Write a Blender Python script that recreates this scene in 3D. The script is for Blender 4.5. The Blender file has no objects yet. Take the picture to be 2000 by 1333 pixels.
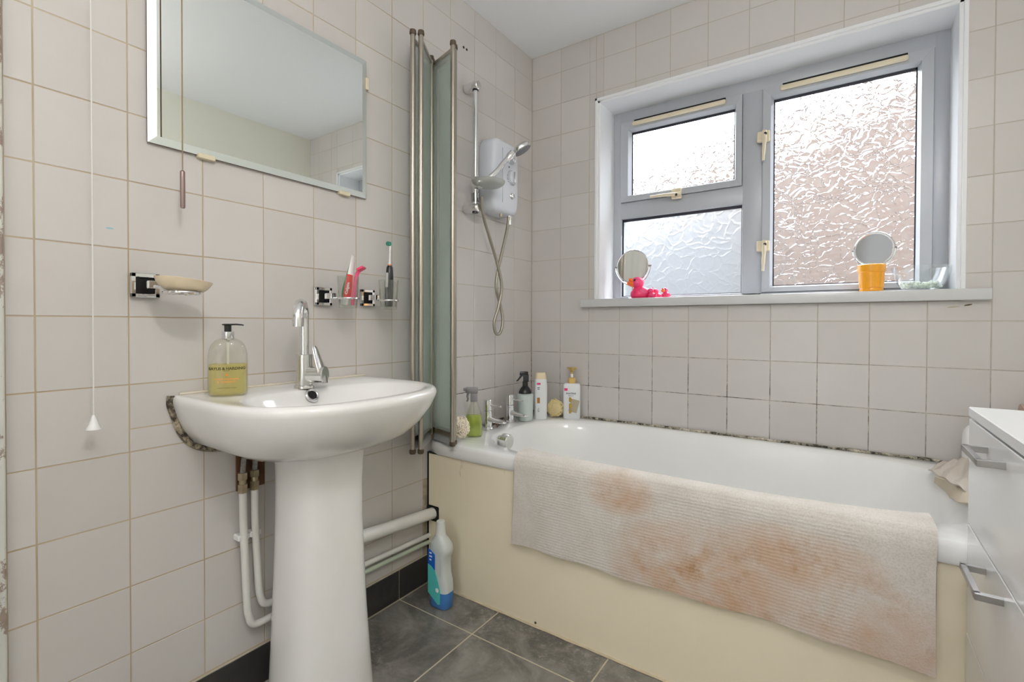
import bpy, bmesh, math, random
from mathutils import Vector, Matrix
random.seed(7)
S = bpy.context.scene
COL = S.collection
PI = math.pi

# ------------------------------------------------------------------ camera
CAM = Vector((1.3342, -2.1046, 1.0013))
YAW, PITCH, ROLL, FPX, CYP = -0.6050, 0.0118, 0.0029, 944.15, 644.11
_cy, _sy, _cp, _sp = math.cos(YAW), math.sin(YAW), math.cos(PITCH), math.sin(PITCH)
FWD = Vector((_sy*_cp, _cy*_cp, -_sp)); _r = Vector((_cy, -_sy, 0)); _u = _r.cross(FWD)
RGT = _r*math.cos(ROLL) + _u*math.sin(ROLL); UPV = -_r*math.sin(ROLL) + _u*math.cos(ROLL)
cd = bpy.data.cameras.new('camera'); cam = bpy.data.objects.new('camera', cd); COL.objects.link(cam)
cd.sensor_width = 36; cd.lens = FPX/2000*36; cd.shift_y = -(666.5-CYP)/2000; cd.clip_start = 0.02
M = Matrix((RGT, UPV, -FWD)).transposed().to_4x4(); M.translation = CAM
cam.matrix_world = M; S.camera = cam
def ray(px, py): return FWD + RGT*((px-1000)/FPX) - UPV*((py-CYP)/FPX)
def at(ax, val, px, py):                       # point of a pixel's ray on the plane axis = val
    d = ray(px, py); return CAM + d*((val-CAM[ax])/d[ax])

# ------------------------------------------------------------------ world, lights, exposure
S.view_settings.view_transform = 'Standard'; S.view_settings.look = 'None'
S.view_settings.gamma = 1; S.view_settings.use_curve_mapping = False
S.view_settings.exposure = 0.62
S.cycles.use_denoising = True; S.cycles.max_bounces = 10; S.cycles.diffuse_bounces = 6
S.cycles.glossy_bounces = 5; S.cycles.transmission_bounces = 8; S.cycles.transparent_max_bounces = 16
S.cycles.sample_clamp_indirect = 6.0; S.cycles.caustics_reflective = False
W = bpy.data.worlds.new('overcast_sky'); S.world = W; W.use_nodes = True
_b = W.node_tree.nodes['Background']; _b.inputs[0].default_value = (0.90, 0.95, 1.0, 1); _b.inputs[1].default_value = 17.0
_t = W.node_tree; _tc = _t.nodes.new('ShaderNodeTexCoord'); _sx = _t.nodes.new('ShaderNodeSeparateXYZ')   # overcast sky: zenith three times the horizon
_mr = _t.nodes.new('ShaderNodeMapRange'); _mx = _t.nodes.new('ShaderNodeMix'); _mx.data_type = 'RGBA'
_t.links.new(_tc.outputs['Generated'], _sx.inputs[0]); _t.links.new(_sx.outputs[2], _mr.inputs['Value']); _t.links.new(_mr.outputs[0], _mx.inputs['Factor'])
_mx.inputs['A'].default_value = (.32, .33, .345, 1); _mx.inputs['B'].default_value = (.93, .97, 1.03, 1); _t.links.new(_mx.outputs['Result'], _b.inputs[0])
_pl = bpy.data.lights.new('window_portal', 'AREA'); _pl.shape = 'RECTANGLE'; _pl.size = 1.3; _pl.size_y = 0.95
_pl.cycles.is_portal = True
_po = bpy.data.objects.new('window_portal', _pl); COL.objects.link(_po)
_po.location = (1.0, 0.262, 1.58); _po.rotation_euler = (-PI/2, 0, 0)
ROOM_FILL_W = 16.0; LANDING_FILL_W = 10.0

# ------------------------------------------------------------------ materials
def nt(name):
    m = bpy.data.materials.new(name); m.use_nodes = True
    t = m.node_tree; return m, t, t.nodes['Principled BSDF']
def N(t, typ, **kw):
    n = t.nodes.new(typ)
    for k, v in kw.items():
        if k.startswith('i_'): n.inputs[k[2:].replace('_', ' ')].default_value = v
        else: setattr(n, k, v)
    return n
def c4(c): return (c[0], c[1], c[2], 1)
def srgb(r, g, b):
    f = lambda v: (v/255/12.92) if v/255 <= .04045 else ((v/255+.055)/1.055)**2.4
    return (f(r), f(g), f(b))
MATS = {}
def mat(name, col, rough=.5, metal=0, spec=.5, trans=0, coat=0, alpha=1, bump=0, bscale=60, var=0, vscale=8, emit=0, sss=0):
    if name in MATS: return MATS[name]
    m, t, p = nt(name); MATS[name] = m
    p.inputs['Base Color'].default_value = c4(col); p.inputs['Roughness'].default_value = rough
    p.inputs['Metallic'].default_value = metal; p.inputs['Specular IOR Level'].default_value = spec
    p.inputs['Transmission Weight'].default_value = trans; p.inputs['Coat Weight'].default_value = coat
    p.inputs['Coat Roughness'].default_value = .08
    if emit: p.inputs['Emission Color'].default_value = c4(col); p.inputs['Emission Strength'].default_value = emit
    if var or bump:
        g = N(t, 'ShaderNodeTexCoord')
    if var:
        no = N(t, 'ShaderNodeTexNoise'); no.inputs['Scale'].default_value = vscale; no.inputs['Detail'].default_value = 4
        t.links.new(g.outputs['Object'], no.inputs['Vector'])
        mx = N(t, 'ShaderNodeMix', data_type='RGBA')
        mx.inputs['A'].default_value = c4([c*(1-var) for c in col]); mx.inputs['B'].default_value = c4([min(1, c*(1+var)) for c in col])
        t.links.new(no.outputs['Fac'], mx.inputs['Factor']); t.links.new(mx.outputs['Result'], p.inputs['Base Color'])
    if bump:
        n2 = N(t, 'ShaderNodeTexNoise'); n2.inputs['Scale'].default_value = bscale; n2.inputs['Detail'].default_value = 3
        t.links.new(g.outputs['Object'], n2.inputs['Vector'])
        b = N(t, 'ShaderNodeBump'); b.inputs['Strength'].default_value = bump; b.inputs['Distance'].default_value = .01
        t.links.new(n2.outputs['Fac'], b.inputs['Height']); t.links.new(b.outputs['Normal'], p.inputs['Normal'])
    return m
def ramp(t, src, stops, interp='LINEAR'):
    r = N(t, 'ShaderNodeValToRGB'); r.color_ramp.interpolation = interp
    e = r.color_ramp.elements
    while len(e) < len(stops): e.new(.5)
    for k, (pos, c) in enumerate(stops):
        e[k].position = pos; e[k].color = c4(c) if isinstance(c, (tuple, list)) else (c, c, c, 1)
    t.links.new(src, r.inputs[0]); return r.outputs[0]
def mixc(t, fac, a, b):
    mx = N(t, 'ShaderNodeMix', data_type='RGBA')
    for k, v in (('Factor', fac), ('A', a), ('B', b)):
        if hasattr(v, 'links') or hasattr(v, 'is_linked'): t.links.new(v, mx.inputs[k])
        else: mx.inputs[k].default_value = v if k == 'Factor' else c4(v)
    return mx.outputs['Result']
def mth(t, op, a, b=None):
    n = N(t, 'ShaderNodeMath', operation=op)
    for k, v in ((0, a), (1, b)):
        if v is None: continue
        if hasattr(v, 'is_linked'): t.links.new(v, n.inputs[k])
        else: n.inputs[k].default_value = v
    return n.outputs[0]
def mrange(t, v, a, b, c=0, d=1):
    n = N(t, 'ShaderNodeMapRange'); t.links.new(v, n.inputs['Value'])
    for k, x in (('From Min', a), ('From Max', b), ('To Min', c), ('To Max', d)): n.inputs[k].default_value = x
    return n.outputs[0]
def noise(t, vec, scale, detail=4, rough=.55, dist=0):
    n = N(t, 'ShaderNodeTexNoise'); t.links.new(vec, n.inputs['Vector'])
    n.inputs['Scale'].default_value = scale; n.inputs['Detail'].default_value = detail
    n.inputs['Roughness'].default_value = rough; n.inputs['Distortion'].default_value = dist
    return n.outputs['Fac']
def mapping(t, vec, scale=(1, 1, 1), loc=(0, 0, 0)):
    n = N(t, 'ShaderNodeMapping'); t.links.new(vec, n.inputs['Vector'])
    n.inputs['Scale'].default_value = scale; n.inputs['Location'].default_value = loc; return n.outputs[0]
def pos(t):
    g = N(t, 'ShaderNodeNewGeometry'); s = N(t, 'ShaderNodeSeparateXYZ'); t.links.new(g.outputs['Position'], s.inputs[0])
    return g.outputs['Position'], s.outputs[0], s.outputs[1], s.outputs[2]
def bumpn(t, p, h, strength=.3, dist=.01):
    b = N(t, 'ShaderNodeBump'); b.inputs['Strength'].default_value = strength; b.inputs['Distance'].default_value = dist
    t.links.new(h, b.inputs['Height']); t.links.new(b.outputs['Normal'], p.inputs['Normal'])

def m_tile():
    m, t, p = nt('white_glazed_tile')
    P, x, y, z = pos(t); oi = N(t, 'ShaderNodeObjectInfo')
    base = mixc(t, oi.outputs['Random'], (.570, .540, .522), (.610, .580, .562))
    dirt = ramp(t, noise(t, P, 5, 5), [(.52, 0.0), (.85, .22)])
    colr = mixc(t, dirt, base, (.46, .42, .37))
    t.links.new(colr, p.inputs['Base Color']); p.inputs['Roughness'].default_value = .22
    p.inputs['Specular IOR Level'].default_value = .45
    bumpn(t, p, noise(t, P, 9, 2), .06, .02)
    return m
def m_grout():
    m, t, p = nt('stained_grout'); P, x, y, z = pos(t)
    n1 = noise(t, P, 4, 3); base = mixc(t, ramp(t, n1, [(.35, 0.), (.65, 1.)]), (.50, .42, .30), (.42, .32, .20))
    left = mrange(t, y, -1.2, -.3, 0, 1)
    base = mixc(t, left, base, (.47, .43, .37))
    n2 = ramp(t, noise(t, P, 26, 5, .7), [(.42, 0.), (.60, 1.)])
    zone = mth(t, 'MULTIPLY', mrange(t, z, 1.02, .74, 0, 1), mrange(t, y, -.80, -.70, 0, 1))
    zx = mrange(t, x, 1.75, 1.0, .35, 1)
    mask = mth(t, 'MULTIPLY', mth(t, 'MULTIPLY', n2, zone), zx)
    colr = mixc(t, mask, base, (.06, .04, .03))
    t.links.new(colr, p.inputs['Base Color']); p.inputs['Roughness'].default_value = .9
    return m
def m_slate():
    m, t, p = nt('dark_slate_tile'); P, x, y, z = pos(t); oi = N(t, 'ShaderNodeObjectInfo')
    a = mixc(t, oi.outputs['Random'], (.115, .108, .100), (.150, .141, .130))
    v = ramp(t, noise(t, P, 6, 9, .7, .6), [(.40, 0.), (.66, 1.)])
    c = mixc(t, v, a, (.30, .285, .262))
    sc = mth(t, 'MULTIPLY', ramp(t, noise(t, P, 48, 6, .75), [(.50, 0.), (.70, .75)]), ramp(t, noise(t, P, 3.2, 3), [(.48, .1), (.66, 1.)]))
    c = mixc(t, sc, c, (.46, .44, .41))
    t.links.new(c, p.inputs['Base Color']); p.inputs['Roughness'].default_value = .42
    bumpn(t, p, noise(t, P, 18, 6, .6), .25, .01); return m
def m_panel():
    m, t, p = nt('cream_acrylic_panel'); P, x, y, z = pos(t)
    dr = ramp(t, noise(t, mapping(t, P, (60, 1, 2.0)), 1.0, 2), [(.62, 0.), (.75, .35)])
    dr = mth(t, 'MULTIPLY', dr, mrange(t, z, .05, .3))
    yel = ramp(t, noise(t, P, 2.2, 2), [(.3, 0.), (.7, 1.)])
    base = mixc(t, yel, (.84, .745, .56), (.87, .785, .61))
    rust = mth(t, 'MULTIPLY', ramp(t, noise(t, mapping(t, P, (22, 1, 7)), 1, 3), [(.66, 0.), (.78, .7)]), mrange(t, z, .30, .45))
    rust = mth(t, 'MULTIPLY', rust, mrange(t, x, .5, .2))
    base = mixc(t, rust, base, (.36, .21, .07))
    c = mixc(t, dr, base, (.78, .74, .58))
    t.links.new(c, p.inputs['Base Color']); p.inputs['Roughness'].default_value = .28; return m
def m_mat():
    m, t, p = nt('stained_bath_mat'); P, x, y, z = pos(t)
    w = N(t, 'ShaderNodeTexWave', wave_type='BANDS', bands_direction='Z'); w.inputs['Scale'].default_value = 36
    w.inputs['Distortion'].default_value = 2.2; w.inputs['Detail'].default_value = 2
    t.links.new(P, w.inputs['Vector'])
    fl = noise(t, P, 260, 3, .7)
    base = mixc(t, noise(t, P, 9, 5), (.56, .51, .45), (.80, .765, .73))
    base = mixc(t, ramp(t, fl, [(.32, .38), (.56, 0.)]), base, (.42, .36, .30))
    st = noise(t, P, 6.5, 7, .68, .5)
    def blob(cx, cz, rx, rz):
        a = mth(t, 'DIVIDE', mth(t, 'SUBTRACT', x, cx), rx); b = mth(t, 'DIVIDE', mth(t, 'SUBTRACT', z, cz), rz)
        d = mth(t, 'ADD', mth(t, 'MULTIPLY', a, a), mth(t, 'MULTIPLY', b, b))
        return mrange(t, d, 1.0, .1)
    msk = blob(1.02, .33, .27, .17)
    for q in ((.80, .51, .12, .07), (1.40, .31, .20, .13), (1.24, .44, .20, .09)): msk = mth(t, 'MAXIMUM', msk, mth(t, 'MULTIPLY', blob(*q), .8))
    f = mth(t, 'MULTIPLY', msk, ramp(t, st, [(.30, 0.), (.56, .95)]))
    base = mixc(t, f, base, (.57, .37, .24))
    sp = ramp(t, noise(t, P, 13, 8, .75), [(.52, 0.), (.66, .75)])
    base = mixc(t, mth(t, 'MULTIPLY', sp, msk), base, (.43, .25, .12))
    t.links.new(base, p.inputs['Base Color']); p.inputs['Roughness'].default_value = 1; p.inputs['Specular IOR Level'].default_value = .05
    h = mth(t, 'ADD', mth(t, 'MULTIPLY', mth(t, 'MULTIPLY', w.outputs['Fac'], .5), mth(t, 'MULTIPLY', mrange(t, x, .50, .53), mrange(t, x, 1.38, 1.35))), fl)
    bumpn(t, p, h, .35, .003); return m
def m_texglass(name, kind, rough, tr):
    m, t, p = nt(name); P, x, y, z = pos(t)
    out = t.nodes['Material Output']; t.nodes.remove(p)
    v2 = mapping(t, P, (1, 0, 1))
    nz = N(t, 'ShaderNodeTexNoise'); t.links.new(v2, nz.inputs['Vector']); nz.inputs['Scale'].default_value = 11; nz.inputs['Detail'].default_value = 2
    dv = N(t, 'ShaderNodeVectorMath', operation='MULTIPLY_ADD')
    t.links.new(nz.outputs['Color'], dv.inputs[0]); dv.inputs[1].default_value = (.11, 0, .11); t.links.new(v2, dv.inputs[2])
    vo = N(t, 'ShaderNodeTexVoronoi', feature='DISTANCE_TO_EDGE'); t.links.new(mapping(t, dv.outputs[0], (1, 1, 1.35) if kind == 'leaf' else (1, 1, 1)), vo.inputs['Vector'])
    vo.inputs['Scale'].default_value = 30 if kind == 'leaf' else 22
    ed = ramp(t, vo.outputs['Distance'], [(0., 1.), (.16, .25), (.45, 0.)])
    h = mth(t, 'ADD', ed, mth(t, 'MULTIPLY', noise(t, dv.outputs[0], 26, 2), 1.4))
    b = N(t, 'ShaderNodeBump'); b.inputs['Strength'].default_value = 1.0; b.inputs['Distance'].default_value = .0042 if kind == 'leaf' else .0020
    t.links.new(h, b.inputs['Height'])
    g = N(t, 'ShaderNodeBsdfGlass'); g.inputs['Roughness'].default_value = rough; g.inputs['IOR'].default_value = 1.35
    g.inputs['Color'].default_value = (.97, .98, .98, 1)
    t.links.new(b.outputs['Normal'], g.inputs['Normal'])
    tb = N(t, 'ShaderNodeBsdfTransparent'); tb.inputs['Color'].default_value = (.98, .99, .99, 1)
    mx = N(t, 'ShaderNodeMixShader'); mx.inputs[0].default_value = tr
    t.links.new(g.outputs[0], mx.inputs[1]); t.links.new(tb.outputs[0], mx.inputs[2]); t.links.new(mx.outputs[0], out.inputs[0])
    return m
def m_clear(name, tint, refl=.09, body=0.0, bodycol=None, rough=.03):
    m, t, p = nt(name); out = t.nodes['Material Output']; t.nodes.remove(p)
    tb = N(t, 'ShaderNodeBsdfTransparent'); tb.inputs['Color'].default_value = c4(tint)
    gl = N(t, 'ShaderNodeBsdfGlossy'); gl.inputs['Roughness'].default_value = rough
    lw = N(t, 'ShaderNodeLayerWeight'); lw.inputs['Blend'].default_value = .25
    f = mrange(t, lw.outputs['Facing'], 0, 1, refl*.5, min(1, refl*7))
    a = N(t, 'ShaderNodeMixShader'); t.links.new(f, a.inputs[0]); t.links.new(tb.outputs[0], a.inputs[1]); t.links.new(gl.outputs[0], a.inputs[2])
    o = a.outputs[0]
    if body:
        d = N(t, 'ShaderNodeBsdfDiffuse'); d.inputs['Color'].default_value = c4(bodycol)
        tl = N(t, 'ShaderNodeBsdfTranslucent'); tl.inputs['Color'].default_value = c4(bodycol)
        ad = N(t, 'ShaderNodeMixShader'); ad.inputs[0].default_value = .5
        t.links.new(d.outputs[0], ad.inputs[1]); t.links.new(tl.outputs[0], ad.inputs[2])
        b = N(t, 'ShaderNodeMixShader'); b.inputs[0].default_value = body
        t.links.new(o, b.inputs[1]); t.links.new(ad.outputs[0], b.inputs[2]); o = b.outputs[0]
    t.links.new(o, out.inputs[0]); return m
def m_brick():
    m, t, p = nt('far_brickwork'); g = N(t, 'ShaderNodeTexCoord')
    br = N(t, 'ShaderNodeTexBrick'); s = N(t, 'ShaderNodeSeparateXYZ'); t.links.new(g.outputs['Object'], s.inputs[0])
    cb = N(t, 'ShaderNodeCombineXYZ'); t.links.new(mth(t, 'ADD', s.outputs[0], s.outputs[1]), cb.inputs[0]); t.links.new(s.outputs[2], cb.inputs[1])
    t.links.new(cb.outputs[0], br.inputs['Vector'])
    br.inputs['Scale'].default_value = 4.4; br.inputs['Color1'].default_value = (.055, .036, .0285, 1); br.inputs['Color2'].default_value = (.070, .049, .039, 1)
    br.inputs['Mortar'].default_value = (.074, .066, .060, 1)
    t.links.new(br.outputs['Color'], p.inputs['Base Color']); p.inputs['Roughness'].default_value = .95; return m
def m_mould(name, base, dark, thr=.5):
    m, t, p = nt(name); P, x, y, z = pos(t)
    f = ramp(t, noise(t, P, 38, 5, .75), [(thr-.1, 0.), (thr+.08, 1.)])
    t.links.new(mixc(t, f, base, dark), p.inputs['Base Color']); p.inputs['Roughness'].default_value = .8; return m
def m_chip():
    m, t, p = nt('chipped_gloss_paint'); P, x, y, z = pos(t)
    f = ramp(t, noise(t, mapping(t, P, (1, 1, .6)), 14, 7, .75), [(.57, 0.), (.60, 1.)])
    c = mixc(t, f, (.60, .60, .56), mixc(t, noise(t, P, 30, 3), (.20, .13, .12), (.40, .33, .28)))
    t.links.new(c, p.inputs['Base Color']); p.inputs['Roughness'].default_value = .4; return m
def m_basin():
    m, t, p = nt('white_vitreous_china'); P, x, y, z = pos(t)
    c = mixc(t, ramp(t, noise(t, P, 6, 4), [(.5, 0.), (.8, .3)]), (.80, .79, .78), (.73, .68, .62))
    t.links.new(c, p.inputs['Base Color']); p.inputs['Roughness'].default_value = .12; p.inputs['Coat Weight'].default_value = .3
    return m

TILE, GROUT, SLATE, PANEL, MATM = m_tile(), m_grout(), m_slate(), m_panel(), m_mat()
SKIRT = mat('near_black_skirting_tile', (.040, .037, .036), .4, var=.35, vscale=14, bump=.2, bscale=30)
GLEAF = m_texglass('leaf_pattern_glass', 'leaf', .10, .55)
GFROST = m_texglass('frosted_pattern_glass', 'fine', .40, .50)
CHINA = m_basin()
BATHW = mat('white_bath_acrylic', (.86, .86, .85), .14, coat=.3, var=.03, vscale=3)
CEILW = mat('white_ceiling_paint', (.87, .885, .91), .9, bump=.05, bscale=40)
CREAM = mat('cream_wall_paint', (.85, .84, .74), .8, var=.03, vscale=2)
PLAINW = mat('pale_wall_paint', (.76, .755, .74), .8, var=.03, vscale=2)
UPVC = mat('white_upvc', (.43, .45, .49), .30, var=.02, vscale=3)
REVEAL = mat('white_reveal_plastic', (.80, .81, .83), .25, var=.02, vscale=3)
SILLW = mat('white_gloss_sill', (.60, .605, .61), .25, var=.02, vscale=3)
SEALBLK = mat('black_glazing_seal', (.02, .02, .035), .6)
OLDCREAM = mat('aged_cream_plastic', (.70, .62, .46), .45, var=.1, vscale=20)
CHROME = mat('chrome', (.82, .82, .83), .07, metal=1)
CHROME2 = mat('limescaled_chrome', (.74, .74, .72), .18, metal=1, var=.12, vscale=30)
SATIN = mat('satin_chrome_profile', (.44, .40, .34), .30, metal=1)
BRNCAP = mat('brown_plastic_cap', (.10, .07, .045), .5, var=.3, vscale=60)
MIRROR = mat('silvered_mirror', (.90, .93, .915), .0, metal=1)
MIRBEV = mat('mirror_bevel', (.78, .83, .82), .38, metal=1)
DKEDGE = mat('tarnished_mirror_edge', (.16, .09, .075), .5, var=.4, vscale=40)
SCRGLASS = m_clear('green_tint_screen_glass', (.95, .98, .96), .08, .26, (.84, .89, .85))
CLEAR = m_clear('clear_glass', (.94, .95, .93), .10)
CLEARW = m_clear('clear_bowl_plastic', (.975, .985, .985), .07, .04, (.9, .92, .92))
SOAPCLR = m_clear('clear_bottle_plastic', (.955, .955, .92), .10, .05, (.8, .8, .7))
SOAPLIQ = m_clear('yellow_hand_wash', (.975, .93, .58), .05, .30, (.90, .82, .36))
GRNLIQ = m_clear('green_cleaner_liquid', (.84, .93, .30), .06, .40, (.62, .76, .08))
BLKP = mat('black_plastic', (.012, .012, .014), .3)
GREYP = mat('grey_plastic', (.26, .25, .26), .4, var=.08)
WHITEP = mat('white_plastic', (.80, .80, .80), .3)
SHOWERW = mat('white_shower_casing', (.72, .75, .82), .28)
DRAWW = mat('white_gloss_laminate', (.80, .80, .80), .22, coat=.3)
DRAWTOP = mat('white_top_board', (.82, .83, .84), .3, coat=.2)
PAINTPIPE = mat('white_painted_pipe', (.74, .73, .70), .35, var=.06, vscale=14)
GREENPIPE = mat('pale_green_painted_pipe', (.50, .58, .46), .4, var=.08, vscale=14)
BRASS = mat('tarnished_brass_valve', (.45, .38, .25), .4, metal=.9, var=.4, vscale=50)
BRAID = mat('braided_steel', (.42, .41, .40), .4, metal=.8, bump=.8, bscale=300)
WOOD = mat('dark_brown_timber', (.115, .048, .018), .6, var=.5, vscale=9)
HOSE = mat('grey_shower_hose', (.36, .335, .28), .35, metal=.75)
BRICK = m_brick()
RENDER = mat('pale_render', (.048, .050, .054), .95, var=.06, vscale=3)
PINK = mat('pink_vinyl', (.86, .03, .15), .32, coat=.3, sss=0)
PINKL = mat('light_pink_vinyl', (.90, .08, .24), .35)
ORANGE = mat('orange_vinyl', (1.0, .19, .03), .35)
ORPOT = mat('orange_wax_jar', (1.0, .40, .01), .25, coat=.5, var=.12, vscale=25)
GOLD = mat('gold_plastic', (.72, .48, .16), .30, metal=.25)
MINT = mat('pale_mint_plastic', (.56, .635, .60), .35)
WHITEB = mat('white_bottle_plastic', (.76, .775, .79), .28)
YPOUF = mat('yellow_mesh_netting', (.78, .66, .36), .8)
BPOUF = mat('beige_mesh_netting', (.82, .73, .60), .8, var=.15, vscale=25)
RED = mat('red_print', (.75, .01, .015), .35)
GREEN = mat('green_print', (.05, .22, .07), .4)
INKW = mat('white_print', (.9, .9, .9), .5)
INKD = mat('dark_olive_print', (.05, .045, .01), .6)
INKO = mat('orange_print', (.85, .22, .04), .6)
INKN = mat('navy_print', (.04, .07, .16), .6)
INKP = mat('magenta_print', (.72, .03, .20), .5)
BLUEL = mat('blue_label', (.01, .13, .62), .35)
TEALL = mat('teal_label', (.10, .58, .56), .35, var=.15, vscale=30)
BLULIQ = mat('blue_cleaner_in_bottle', (.07, .24, .62), .3)
MILKY = mat('milky_translucent_plastic', (.60, .64, .63), .35)
CLOTHM = mat('beige_cotton_cloth', (.66, .60, .54), .95, bump=.3, bscale=200, var=.05)
PINKCL = mat('dusty_pink_cloth', (.55, .40, .34), .95, bump=.3, bscale=150)
DISHM = mat('onyx_soap_dish', (.74, .62, .44), .35, var=.22, vscale=28, coat=.3)
CORD = mat('tan_pull_cord', (.30, .22, .14), .8)
CORDW = mat('white_pull_cord', (.74, .72, .69), .8)
TOGGLE = mat('brown_steel_toggle', (.34, .25, .23), .3, metal=.8)
DARK = mat('dark_hole', (.01, .01, .01), .9)
SILIC = m_mould('mouldy_sealant', (.62, .57, .46), (.035, .028, .02), .50)
SILIC2 = m_mould('blackened_sealant', (.46, .39, .27), (.045, .036, .026), .50)
CHIP = m_chip()
RUSTY = mat('rusty_chain', (.16, .075, .05), .6, metal=.4, var=.5, vscale=60)
LAMPM = mat('lamp_diffuser', (1.0, .96, .91), .5, emit=2)
SALTS = mat('pale_green_bath_salts', (.72, .80, .68), .6, var=.12, vscale=60)

# ------------------------------------------------------------------ geometry helpers
class G:
    def __init__(s): s.bm = bmesh.new()
    def box(s, x0, x1, y0, y1, z0, z1, bev=0, seg=1, mat4=None):
        b = bmesh.new(); bmesh.ops.create_cube(b, size=1)
        for v in b.verts: v.co = Vector(((x0+x1)/2+v.co.x*(x1-x0), (y0+y1)/2+v.co.y*(y1-y0), (z0+z1)/2+v.co.z*(z1-z0)))
        if bev: bmesh.ops.bevel(b, geom=b.edges[:], offset=bev, segments=seg, profile=.5, affect='EDGES')
        if mat4: b.transform(mat4)
        return s.merge(b)
    def merge(s, b):
        me = bpy.data.meshes.new('tmp'); b.to_mesh(me); b.free(); s.bm.from_mesh(me); bpy.data.meshes.remove(me); return s
    def rings(s, rings, cap0=True, cap1=True, closed=True):
        vs = [[s.bm.verts.new(p) for p in r] for r in rings]; n = len(vs[0])
        for a, b in zip(vs, vs[1:]):
            for k in range(n if closed else n-1):
                k2 = (k+1) % n; s.bm.faces.new((a[k], a[k2], b[k2], b[k]))
        if cap0: s.bm.faces.new(list(reversed(vs[0])))
        if cap1: s.bm.faces.new(vs[-1])
        return s
    def tube(s, pts, r, seg=12, caps=True, sub=0, closed=False):
        P = [Vector(p) for p in pts]
        if sub: P = smooth(P, sub, closed)
        n = len(P); R = r if isinstance(r, (list, tuple)) else [r]*n
        if len(R) != n: R = [R[min(len(R)-1, int(k*(len(R)-1)/(n-1)+.5))] for k in range(n)]
        tan = []
        for k in range(n):
            a = P[k-1] if (k or closed) else P[0]; b = P[(k+1) % n] if (k < n-1 or closed) else P[-1]
            tan.append((b-a).normalized())
        up = Vector((0, 0, 1)) if abs(tan[0].z) < .9 else Vector((1, 0, 0))
        nx = tan[0].cross(up).normalized(); rings = []
        for k in range(n):
            nx = (nx - tan[k]*nx.dot(tan[k])).normalized(); ny = tan[k].cross(nx)
            rings.append([P[k]+(nx*math.cos(2*PI*j/seg)+ny*math.sin(2*PI*j/seg))*R[k] for j in range(seg)])
        if closed: rings.append(rings[0]); caps = False
        return s.rings(rings, caps, caps)
    def cyl(s, p0, p1, r0, r1=None, seg=24, bev=0):
        p0, p1 = Vector(p0), Vector(p1); r1 = r0 if r1 is None else r1
        if not bev: return s.tube([p0, p1], [r0, r1], seg)
        d = (p1-p0).normalized()
        return s.tube([p0, p0+d*bev, p1-d*bev, p1], [r0-bev, r0, r1, r1-bev], seg)
    def lathe(s, prof, c=(0, 0, 0), seg=28, sx=1, sy=1, rot=None, cap0=True, cap1=True):
        rg = []
        for r, z in prof:
            ring = [Vector((r*sx*math.cos(2*PI*k/seg), r*sy*math.sin(2*PI*k/seg), z)) for k in range(seg)]
            if rot: ring = [rot @ v for v in ring]
            rg.append([v+Vector(c) for v in ring])
        return s.rings(rg, cap0, cap1)
    def ball(s, c, rx, ry=None, rz=None, u=20, v=12, rot=None):
        ry = rx if ry is None else ry; rz = rx if rz is None else rz
        b = bmesh.new(); bmesh.ops.create_uvsphere(b, u_segments=u, v_segments=v, radius=1)
        for q in b.verts:
            w = Vector((q.co.x*rx, q.co.y*ry, q.co.z*rz)); q.co = (rot @ w if rot else w)+Vector(c)
        return s.merge(b)
    def torus(s, c, R, r, ax=(0, 0, 1), seg=32, rs=10, sx=1, sy=1, rot=None):
        if rot is None: rot = Vector((0, 0, 1)).rotation_difference(Vector(ax)).to_matrix()
        return s.tube([Vector(c)+rot @ Vector((R*sx*math.cos(2*PI*k/seg), R*sy*math.sin(2*PI*k/seg), 0)) for k in range(seg)], r, rs, closed=True)
    def prism(s, poly, d0, d1, fn):                 # polygon (a, b) swept from d0 to d1; fn(a, b, d) -> point
        return s.rings([[Vector(fn(a, b, d0)) for a, b in poly], [Vector(fn(a, b, d1)) for a, b in poly]])
    def grid(s, fn, nu, nv):
        vs = [[s.bm.verts.new(fn(i/(nu-1), j/(nv-1))) for j in range(nv)] for i in range(nu)]
        for i in range(nu-1):
            for j in range(nv-1): s.bm.faces.new((vs[i][j], vs[i+1][j], vs[i+1][j+1], vs[i][j+1]))
        return s
def smooth(P, sub, closed=False):
    out = []; n = len(P); rng = range(n if closed else n-1)
    for k in rng:
        p1, p2 = P[k], P[(k+1) % n]; p0 = P[k-1] if (k or closed) else p1*2-p2; p3 = P[(k+2) % n] if (k < n-2 or closed) else p2*2-p1
        for j in range(sub):
            u = j/sub; out.append(.5*((2*p1)+(p2-p0)*u+(2*p0-5*p1+4*p2-p3)*u*u+(3*p1-p0-3*p2+p3)*u**3))
    if not closed: out.append(P[-1])
    return out
def sup(cx, cy, a, b, n, z, k=64, a2=None):           # superellipse ring; a2 = half width on the -x side
    r = []
    for j in range(k):
        t = 2*PI*j/k; c, s_ = math.cos(t), math.sin(t)
        aa = a if c >= 0 or a2 is None else a2
        r.append(Vector((cx+aa*math.copysign(abs(c)**(2/n), c), cy+b*math.copysign(abs(s_)**(2/n), s_), z)))
    return r
ORG = {}
def finish(me, ang):
    me.polygons.foreach_set('use_smooth', [True]*len(me.polygons)); me.set_sharp_from_angle(angle=math.radians(ang))
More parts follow.
